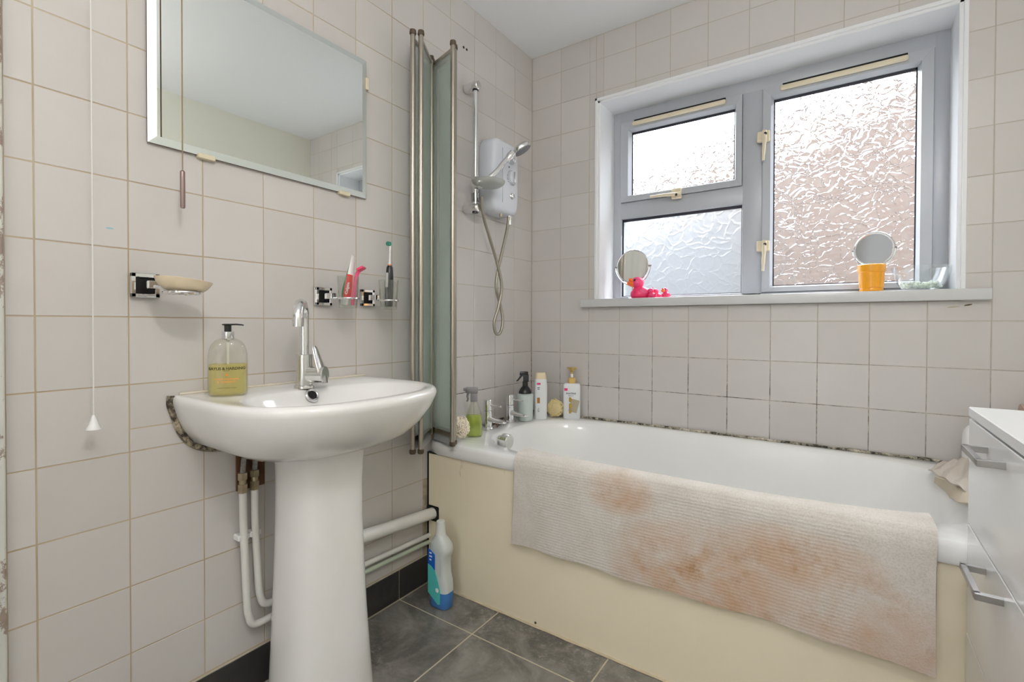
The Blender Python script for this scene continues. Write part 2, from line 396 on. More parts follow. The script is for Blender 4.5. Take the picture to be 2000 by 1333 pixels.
def obj(name, g, m, parent=None, org=None, ang=35, flat=False, fixn=True):
    me = bpy.data.meshes.new(name)
    o0 = ORG[parent] if parent else Vector(org if org else (0, 0, 0))
    if fixn: bmesh.ops.recalc_face_normals(g.bm, faces=g.bm.faces[:])
    for v in g.bm.verts: v.co -= o0
    g.bm.to_mesh(me); g.bm.free()
    if not flat: finish(me, ang)
    me.materials.append(m)
    o = bpy.data.objects.new(name, me); COL.objects.link(o); ORG[o] = o0
    if parent: o.parent = parent
    else: o.location = o0
    return o
def tag(o, label, cat, group=None):
    o['label'] = label; o['category'] = cat
    if group: o['group'] = group
    return o
def thing(name, label, cat, loc, group=None):
    o = bpy.data.objects.new(name, None); COL.objects.link(o); o.location = loc; ORG[o] = Vector(loc)
    o.empty_display_size = .05
    return tag(o, label, cat, group)
def struct(name, g, m, org=None, label=None):
    o = obj(name, g, m, None, org, flat=True); o['kind'] = 'structure'
    if label: o['label'] = label
    return o
def text(body, size, align='CENTER', bold=0.0, ext=0.0):
    c = bpy.data.curves.new('t', 'FONT'); c.body = body; c.size = size; c.align_x = align; c.align_y = 'CENTER'; c.offset = bold; c.extrude = ext; c.resolution_u = 3
    o = bpy.data.objects.new('t', c); COL.objects.link(o)
    me = bpy.data.meshes.new_from_object(o.evaluated_get(bpy.context.evaluated_depsgraph_get()))
    bpy.data.objects.remove(o); bpy.data.curves.remove(c)
    g = G(); g.bm.from_mesh(me); bpy.data.meshes.remove(me); return g
def warp(g, fn):
    for v in g.bm.verts: v.co = Vector(fn(v.co.x, v.co.y, v.co.z))
    return g

# ------------------------------------------------------------------ the room
H_ = 2.357; XR = 1.97; YF = -2.65; PV = .1535; R0 = 1.0143; PH = .154
floor = struct('floor', G().box(-.15, XR+.15, YF-.1, .3, -.12, -.0012), mat('pale_floor_grout', (.60, .53, .40), .9, var=.15, vscale=30))
ceiling = struct('ceiling', G().box(-.15, XR+.15, YF-.1, .3, H_, H_+.1), CEILW)
wall_left = struct('wall_left', G().box(-.15, -.0007, -1.90, .3, -.12, H_), GROUT)
o = obj('plain_panel', G().box(-.15, -.004, YF-.1, -1.90, -.12, H_), PLAINW, wall_left, flat=True)
wall_right = struct('wall_right', G().box(XR, XR+.15, YF-.1, .3, -.12, H_), CREAM)
DX0, DX1, DZ = .55, 1.45, 2.04                           # unseen doorway behind the camera, added to let fill light in
wall_front = struct('wall_front', G().box(-.15, DX0, YF-.1, YF, -.12, H_).box(DX1, XR+.15, YF-.1, YF, -.12, H_).box(DX0, DX1, YF-.1, YF, DZ, H_), PLAINW)
struct('trim_3', G().box(DX0-.06, DX0, YF-.01, YF+.014, 0, DZ+.06, .003).box(DX1, DX1+.06, YF-.01, YF+.014, 0, DZ+.06, .003).box(DX0, DX1, YF-.01, YF+.014, DZ, DZ+.06, .003), mat('white_gloss_woodwork', (.76, .75, .73), .3, var=.03))
struct('wall_added_landing', G().box(-.6, 2.6, -4.20, -4.10, -.12, H_).box(-.7, -.6, -4.2, YF-.1, -.12, H_).box(2.6, 2.7, -4.2, YF-.1, -.12, H_), PLAINW)  # unseen landing, added so that its lamp can fill the room
struct('floor_added_landing', G().box(-.7, 2.7, -4.2, YF-.1, -.12, -.004), mat('beige_carpet', (.45, .40, .33), .95, bump=.4, bscale=400))
struct('ceiling_added_landing', G().box(-.7, 2.7, -4.2, YF-.1, H_, H_+.1), CEILW)
WX0, WX1, WZ0, WZ1 = .360, 1.640, 1.080, 2.055
gw = G()
gw.box(-.15, WX0, .0007, .30, -.12, H_); gw.box(WX1, XR+.15, .0007, .30, -.12, H_)
gw.box(WX0, WX1, .0007, .30, -.12, WZ0); gw.box(WX0, WX1, .0007, .30, WZ1, H_)
wall_back = struct('wall_back', gw, GROUT)

TMESH = {}
def tile_mesh(w, h, d, bev, m):
    k = (round(w, 4), round(h, 4), d, m.name)
    if k not in TMESH:
        g = G().box(-w/2, w/2, -d, 0, -h/2, h/2, bev)
        me = bpy.data.meshes.new('tile'); g.bm.to_mesh(me); g.bm.free(); me.materials.append(m); TMESH[k] = me
    return TMESH[k]
def put_tile(name, parent, w, h, d, bev, m, loc, rot=(0, 0, 0)):
    o = bpy.data.objects.new(name, tile_mesh(w, h, d, bev, m)); COL.objects.link(o)
    o.parent = parent; o.location = Vector(loc)-ORG[parent]; o.rotation_euler = rot; return o
GAP = .0024
rows = [.108]+[R0+k*PV for k in range(-5, 9)]+[H_-.001]
ycols = [-1.895]+[-1.8522+PH*j for j in range(12)]+[-.0015]
def lt(y0, y1, z0, z1):
    j = random.uniform(-.0004, .0004)
    put_tile('tile', wall_left, y1-y0-GAP, z1-z0-GAP, .008, .0007, TILE, (j, (y0+y1)/2, (z0+z1)/2), (random.uniform(-.0012, .0012), 0, -PI/2+random.uniform(-.0015, .0015)))
for a, b in zip(ycols, ycols[1:]):
    for c, d in zip(rows, rows[1:]):
        if b > -.74 and d < .50: continue
        if abs(a+1.6982) < .01 and abs(c-(R0-2*PV)) < .01: lt(a, b, c, c+.052); lt(a, b, c+.052, d)
        else: lt(a, b, c, d)
def bt(x0, x1, z0, z1):
    if x1-x0 < .012 or z1-z0 < .012: return
    put_tile('tile', wall_back, x1-x0-GAP, z1-z0-GAP, .008, .0007, TILE, ((x0+x1)/2, random.uniform(-.0004, .0004), (z0+z1)/2), (random.uniform(-.0012, .0012), 0, PI+0*PI) if 0 else (random.uniform(-.0012, .0012), 0, 0))
def back_tile_fix():
    for o in wall_back.children:
        o.rotation_euler.z = PI
brow = [.535]+[z for z in rows[1:] if z > .56]
xA = [.0015]+[.1691+PH*c for c in range(11)]+[1.863, XR-.001]
for c, d in zip(brow, brow[1:]):
    # below the sill, full width
    if c < 1.03:
        for a, b in zip(xA, xA[1:]):
            if d <= 1.03: bt(a, b, c, d)
    if c > 1.0:
        if c < 1.03:                                        # the cut row under the sill
            for a, b in zip(xA, xA[1:]):
                if a >= .3 and b <= 1.72: bt(a, b, c, WZ0)
        top = c > 2.2 or d > 2.2
        for a, b in ((.0015, .1691), (.1691, .3231), (.3231, .357)):
            bt(a, b, c, d)
        for a, b in ((1.643, 1.709), (1.709, 1.863), (1.863, XR-.001)): bt(a, b, c, d)
        if d > WZ1:
            xs = [.3571]+[.394+PH*k for k in range(9)]; xs = [x for x in xs if x < 1.62]+[1.643]
            for a, b in zip(xs, xs[1:]): bt(a, b, max(c, WZ1+.004), d)
back_tile_fix()
# slate floor and skirting tiles
fx = [.012, .350, .757, 1.163, 1.569, XR-.002]; fy = [-.757, -.9025, -1.308, -1.714, -2.120, -2.526, YF+.001]
for a, b in zip(fx, fx[1:]):
    for c, d in zip(fy, fy[1:]):
        put_tile('floor_tile', floor, b-a-.0045, c-d-.0045, .009, .001, SLATE, ((a+b)/2, (c+d)/2, random.uniform(-.0004, .0002)), (PI/2, 0, 0))
base_left = struct('baseboard_left', G().box(-.001, .0075, -1.895, -.757, 0, .106), mat('pale_floor_grout', (0, 0, 0)) if 0 else mat('skirting_grout', (.52, .46, .36), .9, var=.2, vscale=30))
for a, b in zip([-1.895, -1.714, -1.308, -.9035], [-1.714, -1.308, -.9035, -.757]):
    put_tile('skirting_tile', base_left, b-a-.004, .104, .004, .001, SKIRT, (.0115, (a+b)/2, .0545), (0, 0, -PI/2))
# two screw holes and chipped jamb at the end of the tiling
for px, py in ((905.5, 92.5), (911.5, 97)):
    q = at(0, 0, px, py); obj('screw_hole', G().cyl(q-Vector((.003, 0, 0)), q+Vector((.0012, 0, 0)), .005, seg=10), DARK, wall_left)
def smear(parent, ax, px, py, a, b, m, tilt=0):
    q = at(ax, 0, px, py); R_ = Matrix.Rotation(tilt, 3, 'X' if ax == 0 else 'Y')
    obj('stain', G().ball(q, .0006 if ax == 0 else a, a if ax == 0 else .0006, b, 12, 6, rot=R_), m, parent)
smear(wall_left, 0, 214, 446, .009, .0025, mat('pale_blue_mark', (.30, .50, .56), .6))
smear(wall_back, 1, 1891, 596, .013, .0030, mat('brown_mould', (.10, .07, .03), .8), -.2); smear(wall_back, 1, 1862, 600, .020, .0022, mat('tan_mould', (.42, .36, .24), .8), -.1)
struct('trim_1', G().box(-.01, .016, -1.985, -1.897, 0, H_-.002, .003, 2), CHIP)

# ------------------------------------------------------------------ window
win = bpy.data.objects.new('window_1', None); COL.objects.link(win); win.location = (1.0, .17, 1.12); ORG[win] = Vector(win.location)
win['kind'] = 'structure'
FY = .168
g = G()
def bar(x0, x1, z0, z1, y0=FY, y1=FY+.06, bev=.004): g.box(x0, x1, y0, y1, z0, z1, bev, 2)
bar(.361, .416, 1.09, 2.052); bar(1.582, 1.639, 1.09, 2.052); bar(.41, 1.59, 1.986, 2.052); bar(.961, 1.040, 1.10, 1.99)
bar(.41, .966, 1.518, 1.597); bar(.41, 1.59, 1.09, 1.137)
obj('frame', g, UPVC, win)
g = G(); g.box(.361, .3755, .006, FY+.002, 1.118, 2.054, .002); g.box(1.6255, 1.639, .006, FY+.002, 1.118, 2.054, .002)
g.box(.361, 1.639, .006, FY+.002, 2.040, 2.054, .002)
obj('reveal_lining', g, REVEAL, win)
g = G(); g.box(.352, .364, -.004, .02, 1.118, 2.062, .0015); g.box(1.636, 1.648, -.004, .02, 1.118, 2.062, .0015); g.box(.352, 1.648, -.004, .02, 2.050, 2.062, .0015)
obj('corner_bead', g, REVEAL, win)
obj('window_sill', G().box(.292, 1.7055, -.032, FY+.005, 1.081, 1.118, .004, 2), SILLW, win)
def pane(parent, x0, x1, z0, z1, m, y):
    g = G(); w = .006
    g.box(x0-w, x1+w, y-.006, y-.001, z0-w, z0+w*.6); g.box(x0-w, x1+w, y-.006, y-.001, z1-w*1.7, z1+w)
    g.box(x0-w, x0+w*.7, y-.006, y-.001, z0, z1); g.box(x1-w*.7, x1+w, y-.006, y-.001, z0, z1)
    obj('glazing_seal', g, SEALBLK, parent)
    g = G(); g.box(x0-w, x1+w, y, y+.004, z0-w, z1+w); obj('pane', g, m, parent, flat=True)
def sash(x0, x1, z0, z1, gx0, gx1, gz0, gz1, m):
    g = G(); y0 = FY-.012
    P_ = [(x0, z0), (x1, z0), (x1, z1), (x0, z1)]; Q_ = [(gx0, gz0), (gx1, gz0), (gx1, gz1), (gx0, gz1)]
    for k in range(4):                                   # four mitred rails with a sloped inner lip
        a, b = P_[k], P_[(k+1) % 4]; c, d = Q_[(k+1) % 4], Q_[k]
        sh = .0007
        ctr = Vector(((a[0]+b[0]+c[0]+d[0])/4, 0, (a[1]+b[1]+c[1]+d[1])/4))
        poly = [a, b, c, d]; inn = []
        f = lambda p, y, s_=1: Vector((ctr.x+(p[0]-ctr.x)*(1-sh), y, ctr.z+(p[1]-ctr.z)*(1-sh)))
        lip = lambda p, o_: (p[0]+(o_[0]-p[0])*.22, p[1]+(o_[1]-p[1])*.22)
        c2, d2 = lip(c, b), lip(d, a)
        r0 = [f(a, FY+.03), f(b, FY+.03), f(c, FY+.03), f(d, FY+.03)]
        r1 = [f(a, y0+.003), f(b, y0+.003), f(c, FY+.010), f(d, FY+.010)]
        r2 = [f(a, y0), f(b, y0), f(c2, y0), f(d2, y0)]
        g.rings([r0, r1, r2])
    s_ = obj('sash', g, UPVC, win, ang=20)
    pane(s_, gx0, gx1, gz0, gz1, m, FY+.022); return s_
s1 = sash(.4165, .9605, 1.5975, 1.9855, .464, .929, 1.632, 1.938, GLEAF)
s3 = sash(1.0405, 1.5815, 1.1375, 1.9855, 1.078, 1.539, 1.162, 1.938, GLEAF)
pane(win, .418, .961, 1.137, 1.516, GFROST, FY+.022)
def vent(s_, x0, x1):
    g = G(); g.box(x0, x1, FY-.028, FY-.012, 1.957, 1.976, .006, 3); obj('trickle_vent', g, OLDCREAM, s_)
    g = G(); g.box(x0+.008, x1-.002, FY-.020, FY-.0115, 1.976, 1.984); obj('vent_slot', g, DARK, s_)
vent(s1, .478, .897); vent(s3, 1.104, 1.510)
def handle(s_, x, z, L, horiz=False):
    g = G(); y = FY-.013
    Mx = Matrix.Translation((x, y, z))
    if horiz: Mx = Mx @ Matrix.Rotation(PI/2, 4, 'Y')
    g.box(-.018, .030, -.014, .0, -.022, .022, .003, 1, Mx)
    g.box(.004, .020, -.030, -.012, -.012, .022, .004, 2, Mx)
    pts = [(.012, -.024, .012), (.013, -.030, -.02), (.011, -.032, -.06), (.009, -.030, -L)]
    g.tube([Mx @ Vector(p) for p in pts], [.0075, .0085, .007, .0055], 10, sub=4)
    h = obj('handle', g, OLDCREAM, s_); h['label'] = 'aged cream plastic catch handle'
    obj('lock_button', G().cyl(Mx @ Vector((.016, -.028, .004)), Mx @ Vector((.016, -.0335, .004)), .006, seg=12), BLKP, h)
handle(s3, 1.038, 1.782, .105); handle(s3, 1.040, 1.328, .105); handle(s1, .690, 1.606, .115, True)

# ------------------------------------------------------------------ outside
struct('ground', G().box(-14, 16, .32, 30, -.3, -.2), mat('far_paving', (.10, .10, .095), .95, var=.2))
hs = thing('neighbouring_house', 'red brick side of the house seen through the patterned window', 'building', (0.0, 5.42, -.2))
Rz = Matrix.Rotation(math.atan2(-2.15, 3.79), 4, 'Z')
def hbox(n, m, x0, x1, y0, y1, z0, z1): obj(n, G().box(x0, x1, y0, y1, z0, z1, 0, 1, Matrix.Translation((0, 5.42, -.2)) @ Rz), m, hs, flat=True)
hbox('wall', BRICK, -5.5, 6.5, 0, 5, 0, 3.90); hbox('eaves_board', mat('grey_eaves', (.12, .12, .12), .8), -5.6, 6.6, -.05, .1, 3.90, 4.00)
g = G(); g.prism([(-.15, 4.0), (5.2, 4.0), (2.5, 4.4)], -5.7, 6.7, lambda a, b, d: (d, a, b)); g.bm.transform(Matrix.Translation((0, 5.42, -.2)) @ Rz)
obj('roof', g, mat('grey_roof_tiles', (.10, .09, .085), .9, var=.2, vscale=6), hs)
sh = thing('outbuilding', 'pale rendered outbuilding seen through the lower frosted pane', 'building', (-.5, 3.0, -.2))
obj('wall', G().box(-1.9, .62, 2.5, 3.4, -.2, 2.05), RENDER, sh, flat=True)
obj('roof', G().box(-1.95, .66, 2.42, 3.45, 2.05, 2.12, .01), mat('grey_felt_roof', (.12, .12, .125), .9), sh, flat=True)

# ------------------------------------------------------------------ unseen pendant lamps, added as fill light
LC = Vector((1.50, -2.05, H_))
lamp = thing('room_fill_lamp', 'unseen pendant fill lamp with a round pale globe, added to the bathroom', 'lamp', LC)
obj('rose', G().lathe([(.030, -.030), (.045, -.020), (.050, 0)], LC, 28), WHITEP, lamp)
obj('flex', G().cyl(LC-Vector((0, 0, .26)), LC-Vector((0, 0, .02)), .004, seg=10), WHITEP, lamp)
obj('globe', G().ball(LC-Vector((0, 0, .36)), .11, u=32, v=20), m_clear('pale_dome_glass', (.97, .97, .96), .04, .04, (.9, .9, .88)), lamp)
ld = bpy.data.lights.new('room_fill_light', 'POINT'); ld.shadow_soft_size = .09; ld.energy = ROOM_FILL_W; ld.color = (1.0, .98, .975)
lo = bpy.data.objects.new('room_fill_light', ld); COL.objects.link(lo); lo.parent = lamp; lo.location = (0, 0, -.36)
LC2 = Vector((1.0, -3.35, H_)); lamp2 = thing('landing_fill_lamp', 'unseen pendant fill lamp with a round pale globe, added on the landing', 'lamp', LC2)  # second added pendant, fills the room through the doorway
obj('flex', G().cyl(LC2-Vector((0, 0, .16)), LC2, .006, seg=10), WHITEP, lamp2)
obj('globe', G().ball(LC2-Vector((0, 0, .26)), .12, u=32, v=20), MATS['pale_dome'] if 'pale_dome' in MATS else m_clear('pale_globe_glass', (.97, .97, .96), .04, .04, (.9, .9, .88)), lamp2)
ld2 = bpy.data.lights.new('landing_fill_light', 'POINT'); ld2.shadow_soft_size = .10; ld2.energy = LANDING_FILL_W; ld2.color = (1.0, .98, .975)
lo2 = bpy.data.objects.new('landing_fill_light', ld2); COL.objects.link(lo2); lo2.parent = lamp2; lo2.location = (0, 0, -.26)

# ------------------------------------------------------------------ bath
bath = thing('bath', 'white bath with a cream side panel below the window', 'bath', (.85, -.38, 0))
BZ = .552; K = 96
def rectring(x0, x1, y0, y1, z, r):
    out = []
    for p in sup(0, 0, 1, 1, 2, 0, K):
        a = math.atan2(p.y*.38, p.x*.85) if 0 else math.atan2(p.y, p.x)
        c, s_ = math.cos(a), math.sin(a); n = 9 if r else 40
        k = (abs(c)**n+abs(s_)**n)**(-1/n)
        out.append(Vector(((x0+x1)/2+(x1-x0)/2*c*k, (y0+y1)/2+(y1-y0)/2*s_*k, z)))
    return out
def ov(dx, z, n=3.6, sh=0):
    x0, x1, y0, y1 = .145+dx*1.15, 1.63-dx*1.3-sh, -.722+dx*.8, -.032-dx*.8
    return sup((x0+x1)/2, (y0+y1)/2, (x1-x0)/2, (y1-y0)/2, n, z, K)
def rot0(r): return r
rg = [rectring(.001, 1.70, -.762, -.001, .503, 0), rectring(.001, 1.70, -.766, -.001, .508, 0), rectring(.001, 1.70, -.766, -.001, BZ-.012, 0),
      rectring(.003, 1.698, -.760, -.002, BZ-.002, 0), rectring(.008, 1.695, -.750, -.006, BZ, 0),
      ov(0, BZ-.001), ov(.006, BZ-.004), ov(.014, BZ-.015), ov(.024, BZ-.05), ov(.045, BZ-.18, 3.4, .06), ov(.07, BZ-.30, 3.2, .16), ov(.10, BZ-.365, 3.0, .22), ov(.15, BZ-.395, 2.8, .25), ov(.25, BZ-.402, 2.4, .2)]
# superellipse rings use a different angle law from the rectangle rings: resample both by polar angle
def byangle(r):
    cx = .85; cy = -.383
    a = [(math.atan2((p.y-cy)/.38, (p.x-cx)/.85), p) for p in r]; a.sort(key=lambda q: q[0]); n = len(a); out = []
    for k in range(K):
        t = -PI+2*PI*(k+.5)/K; j = 0
        while j < n and a[j][0] < t: j += 1
        (t0, p0), (t1, p1) = a[j-1], a[j % n]
        if t1 < t0: t1 += 2*PI
        if t < t0: t += 2*PI
        f = (t-t0)/max(1e-6, t1-t0); out.append(p0.lerp(p1, max(0, min(1, f))))
    return out
rg = [byangle(r) for r in rg]
obj('tub', G().rings(rg, False, True), BATHW, bath, ang=50)
obj('panel', G().box(.012, 1.70, -.756, -.745, .002, .502, .0015), PANEL, bath, flat=True)
obj('panel_gap', G().box(.001, .014, -.752, -.740, .002, .505), DARK, bath, flat=True)
obj('panel_seam', G().box(.010, 1.70, -.7555, -.745, .4985, .5045), DARK, bath, flat=True)
obj('floor_sealant', G().tube([(.02+.06*k, -.757+.0012*math.sin(k*2.3), .002) for k in range(29)], [.003+.0018*abs(math.sin(k*1.7)) for k in range(29)], 6), mat('cream_floor_sealant', (.62, .52, .36), .7, var=.2, vscale=40), bath)
g = G(); g.tube([(.004+.05*k, -.0085, BZ+.003+.001*math.sin(k*3.1)) for k in range(35)], [.0055+.0015*math.sin(k*1.9) for k in range(35)], 6)
g.tube([(.0075, -.75+.05*k, BZ+.003) for k in range(16)], .005, 6); obj('sealant', g, SILIC, bath)
ofl = at(0, .212, 991, 863)
g = G(); g.cyl(ofl-Vector((.040, 0, 0)), ofl-Vector((.016, 0, 0)), .020); g.cyl(ofl-Vector((.022, 0, 0)), ofl+Vector((.012, 0, 0)), .030, bev=.003, seg=36)
obj('overflow_knob', g, CHROME2, bath)
q = at(1, -.757, 1046, 1217); obj('panel_screw', G().cyl(q, q-Vector((0, .002, 0)), .004, seg=10), BRNCAP, bath)
def bath_tap(x, y, hot):
    r = thing('bath_tap', 'chrome pillar bath tap '+hot, 'tap', (x, y, BZ))
    P_ = lambda a, b, c: Vector((x+a, y+b, BZ+c))
    obj('base', G().lathe([(.026, 0), (.026, .004), (.022, .009)], P_(0, 0, 0)), CHROME, r)
    obj('body', G().cyl(P_(0, 0, .004), P_(0, 0, .078), .0185, bev=.001, seg=28), CHROME, r)
    obj('head', G().cyl(P_(0, 0, .0795), P_(0, 0, .126), .0190, bev=.002, seg=28), CHROME, r)
    d = Vector((.93, -.12, 0)).normalized()
    obj('lever', G().tube([P_(0, 0, .104)+d*.017, P_(0, 0, .104)+d*.075], .0042, 12), CHROME, r)
    g = G(); pd = Vector((-d.y, d.x, 0)); rr = []
    for u, w, h, dz in ((0.0, .014, .014, .045), (.03, .015, .011, .043), (.07, .0155, .008, .041), (.098, .012, .005, .040), (.102, .008, .003, .040)):
        c = P_(0, 0, dz)+d*u; rr.append([c+pd*(w*math.copysign(abs(math.cos(t))**.7, math.cos(t)))+Vector((0, 0, h*math.sin(t))) for t in [2*PI*k/20 for k in range(20)]])
    obj('spout', g.rings(rr), CHROME, r)
bath_tap(.080, -.470, 'beside the green spray bottle'); bath_tap(.072, -.292, 'beside the pale mint bottle')
g = G(); random.seed(3)
cp = Vector((.070, -.385, BZ+.005))
for k in range(26):
    a = k*.9; q = cp+Vector((.028*math.cos(a)*random.uniform(.4, 1.1), .042*math.sin(a*.7)*random.uniform(.4, 1.1), .002+.006*random.random()))
    g.torus(q, .006, .0018, (random.uniform(-1, 1), random.uniform(-1, 1), .8), 10, 5)
tag(obj('plug_chain', g, RUSTY, None, cp), 'small heap of rusty brown chain lying between the bath taps', 'chain')

# ------------------------------------------------------------------ bath mat over the rim
prof = [(-.7725, .273), (-.774, .34), (-.7755, .42), (-.777, .50), (-.778, .536), (-.774, .553), (-.765, .5615), (-.750, .5645), (-.735, .564), (-.720, .561), (-.706, .552), (-.695, .532), (-.690, .515), (-.686, .500)]
def matpt(u, v, off):
    n = len(prof)-1; f = v*n; k = min(n-1, int(f)); w = f-k
    y = prof[k][0]*(1-w)+prof[k+1][0]*w; z = prof[k][1]*(1-w)+prof[k+1][1]*w
    dy = prof[k+1][0]-prof[k][0]; dz = prof[k+1][1]-prof[k][1]; l = math.hypot(dy, dz); ny, nz = -dz/l, dy/l
    x0 = .432+(.408-.432)*(.0 if z > .5 else 0)-(.012*(1-v*4) if v < .25 else 0); x1 = 1.494
    x = x0+(x1-x0)*u+.002*math.sin(v*9+u*3)
    if y > -.752:                                            # over the rim the mat follows the tub's rounded opening
        yin = -.377-.345*max(.02, 1-min(1, abs(x-.887)/.742)**3.6)**(1/3.6); y += (yin+.722+.012*abs(2*u-1)**2)*min(1, (y+.752)/.030)
    if v < .5: z += (.004*math.sin(u*11)+.003*math.sin(u*29))*(1-v*2)-.006*(1-v*2)*(1-u)
    y -= .003*math.sin(u*7+1)*(1-v) if v < .4 else 0
    j = .0004*math.sin(u*340+v*40)*math.sin(v*170)
    return Vector((x, y+ny*(off+j), z+nz*(off+j)))
g = G(); NU, NV = 170, 70
fr = [[matpt(i/(NU-1), j/(NV-1), .008) for j in range(NV)] for i in range(NU)]
bk = [[matpt(i/(NU-1), j/(NV-1), .0005) for j in range(NV)] for i in range(NU)]
loops = []
for i in range(NU): loops.append(fr[i]+list(reversed(bk[i])))
g.rings(loops, True, True)
tag(obj('bath_mat', g, MATM, None, (.96, -.772, .25), ang=80), 'white ribbed bath mat with rust stains draped over the bath edge', 'bath mat')

# ------------------------------------------------------------------ washbasin
YB = -1.332; BR = .826
basin = thing('washbasin', 'white pedestal washbasin fixed to the tiled wall under the mirror', 'washbasin', (.2, YB, 0))
KB = 88
def bring(proj, hw, z, straight=.2, n=2.5, back=0.002, cyo=0):
    out = []                                    # outline: back edge on the wall, straight sides, rounded front
    side = []
    for k in range(KB//2+1):
        t = PI/2*k/(KB//2)                      # 0 = side start ... pi/2 = front centre
        side.append((straight+(proj-straight)*math.sin(t)**(2/n), hw*math.cos(t)**(2/n)))
    m_ = 10; left = [(back+(straight-back)*k/m_, hw-.0*(1-k/m_)) for k in range(m_)]
    half = left+side
    pts = [(x, -h) for x, h in half]+[(x, h) for x, h in reversed(half[:-1])]
    nb = 10; pts += [(back, hw-2*hw*k/nb) for k in range(1, nb)]
    return [Vector((x, YB+h, z)) for x, h in pts]
rg = [bring(.275, .095, .674, .15), bring(.300, .150, .675, .15), bring(.338, .200, .684, .16), bring(.380, .238, .706, .17), bring(.418, .262, .741, .18), bring(.442, .276, .775, .19), bring(.456, .283, .803, .2),
      bring(.459, .2845, .813, .2), bring(.456, .283, .821, .2), bring(.448, .278, .8258, .2), bring(.436, .270, .826, .195)]
nr = len(rg[0]); cen = Vector((.265, YB, 0))
def bowl(a, b, z, n=2.6, cx=.272):
    out = []
    for p in rg[-1]:
        th = math.atan2((p.y-YB)/.25, (p.x-.25)/.22); c, s_ = math.cos(th), math.sin(th)
        k = (abs(c)**n+abs(s_)**n)**(-1/n); out.append(Vector((cx+a*c*k, YB+b*s_*k, z)))
    return out
rg += [bowl(.142, .240, .8245), bowl(.136, .233, .820), bowl(.128, .222, .806), bowl(.115, .198, .77), bowl(.09, .15, .735), bowl(.05, .08, .716), bowl(.022, .024, .712, 2)]
obj('bowl', G().rings(rg, True, True), CHINA, basin, ang=60)
pr = []
for z, hw, x1 in ((0, .128, .290), (.02, .127, .289), (.10, .121, .284), (.22, .113, .278), (.36, .106, .273), (.48, .101, .271), (.58, .100, .272), (.63, .102, .275), (.690, .108, .282)):
    x0 = .060; pr.append(sup((x0+x1)/2, YB+.004, (x1-x0)/2, hw, 2.6, z, 56))
obj('pedestal', G().rings(pr), CHINA, basin, ang=60)
q = Vector((.1480, YB-.006, .807))
g = G(); g.torus(q, .0160, .004, (.86, 0, .5), 28, 8); ofr = obj('overflow_ring', g, CHROME, basin)
obj('overflow_hole', G().cyl(q-Vector((.004, 0, .002)), q+Vector((.001, 0, .0006)), .012, seg=20), DARK, ofr)
obj('waste', G().lathe([(.021, 0), (.021, .003), (.012, .004)], (.272, YB, .712), 24), CHROME2, basin)
g = G(); sl = [(.004, -1.618, .826), (.004, -1.619, .805), (.004, -1.610, .775), (.004, -1.597, .735), (.004, -1.573, .702), (.004, -1.54, .684), (.004, -1.50, .675)]
g.tube(sl, .0085, 8, sub=6); obj('sealant', g, SILIC2, basin)
g = G(); g.tube([(.004, -1.60+.055*k, .828) for k in range(11)], .004, 6); obj('back_sealant', g, mat('pale_sealant', (.66, .60, .50), .7, var=.15, vscale=30), basin)

# basin mixer tap
tp = Vector((.118, -1.343, BR-.001))
tap = thing('mixer_tap', 'chrome swan-neck mixer tap on the washbasin', 'tap', tp)
V_ = lambda a, b, c: tp+Vector((a, b, c))
obj('base', G().lathe([(.026, 0), (.0255, .006), (.0225, .009)], tp), CHROME2, tap)
obj('body', G().cyl(V_(0, 0, .008), V_(0, 0, .092), .0215, bev=.0015, seg=32), CHROME2, tap)
d = Vector((.74, -.67, 0)).normalized(); Rr = .042
pts = [V_(0, 0, .09), V_(0, 0, .16), V_(0, 0, .186)]+[V_(0, 0, .186)+d*(Rr-Rr*math.cos(t))+Vector((0, 0, Rr*math.sin(t))) for t in [PI*k/12 for k in range(1, 13)]]+[V_(0, 0, .168)+d*2*Rr]
obj('spout', G().tube(pts, [.0125]*6+[.0135]*20, 20, sub=2), CHROME, tap)
rd = Vector((.86, .51, 0)).normalized(); c0 = V_(0, 0, .036)
cart = obj('cartridge', G().cyl(c0+rd*.012, c0+rd*.060, .0225, .0240, bev=.002, seg=32), CHROME2, tap)
g = G(); e = c0+rd*.052; up2 = (Vector((0, 0, 1))-rd*.18).normalized(); sd = rd.cross(up2).normalized(); rr = []
for u, w, th in ((-.022, .014, .006), (0, .0235, .008), (.03, .021, .007), (.055, .0165, .006), (.072, .0135, .005), (.080, .008, .003)):
    c = e+up2*u-rd*(.10*u)*1.2; rr.append([c+sd*(w*math.cos(t))+rd*(th*math.sin(t)) for t in [2*PI*k/20 for k in range(20)]])
obj('lever', g.rings(rr), CHROME, tap)

# soap dispenser
sp = Vector((.100, -1.532, BR)); soap = thing('soap_dispenser', 'clear pump bottle of yellow hand wash on the washbasin', 'soap bottle', sp)
ang = math.atan2(CAM.y-sp.y, CAM.x-sp.x)+PI/2-.10       # broad side towards the room
Rs = Matrix.Rotation(ang, 3, 'Z')
hw, hd = .0425, .0275
body = [(.85, 0), (.97, .003), (1.0, .010), (1.0, .085), (.985, .098), (.93, .112), (.82, .124), (.62, .133), (.42, .137), (.33, .138)]
def sring(prof, k=1.0, n=2.4):
    rr = []
    for s_, z in prof:
        s2 = s_; rr.append([sp+Rs @ Vector((p.x, p.y, 0))+Vector((0, 0, z)) for p in sup(0, 0, hw*s2*k, max(hd*(s2**.6 if s2 < .9 else s2), .0125)*k, n, 0, 40)])
    return rr
obj('bottle', G().rings(sring(body), True, False), SOAPCLR, soap, ang=60)
obj('hand_wash', G().rings(sring([(.83, .003), (.96, .006), (.985, .012), (1.0, .076)], .965), True, True), SOAPLIQ, soap, ang=60)
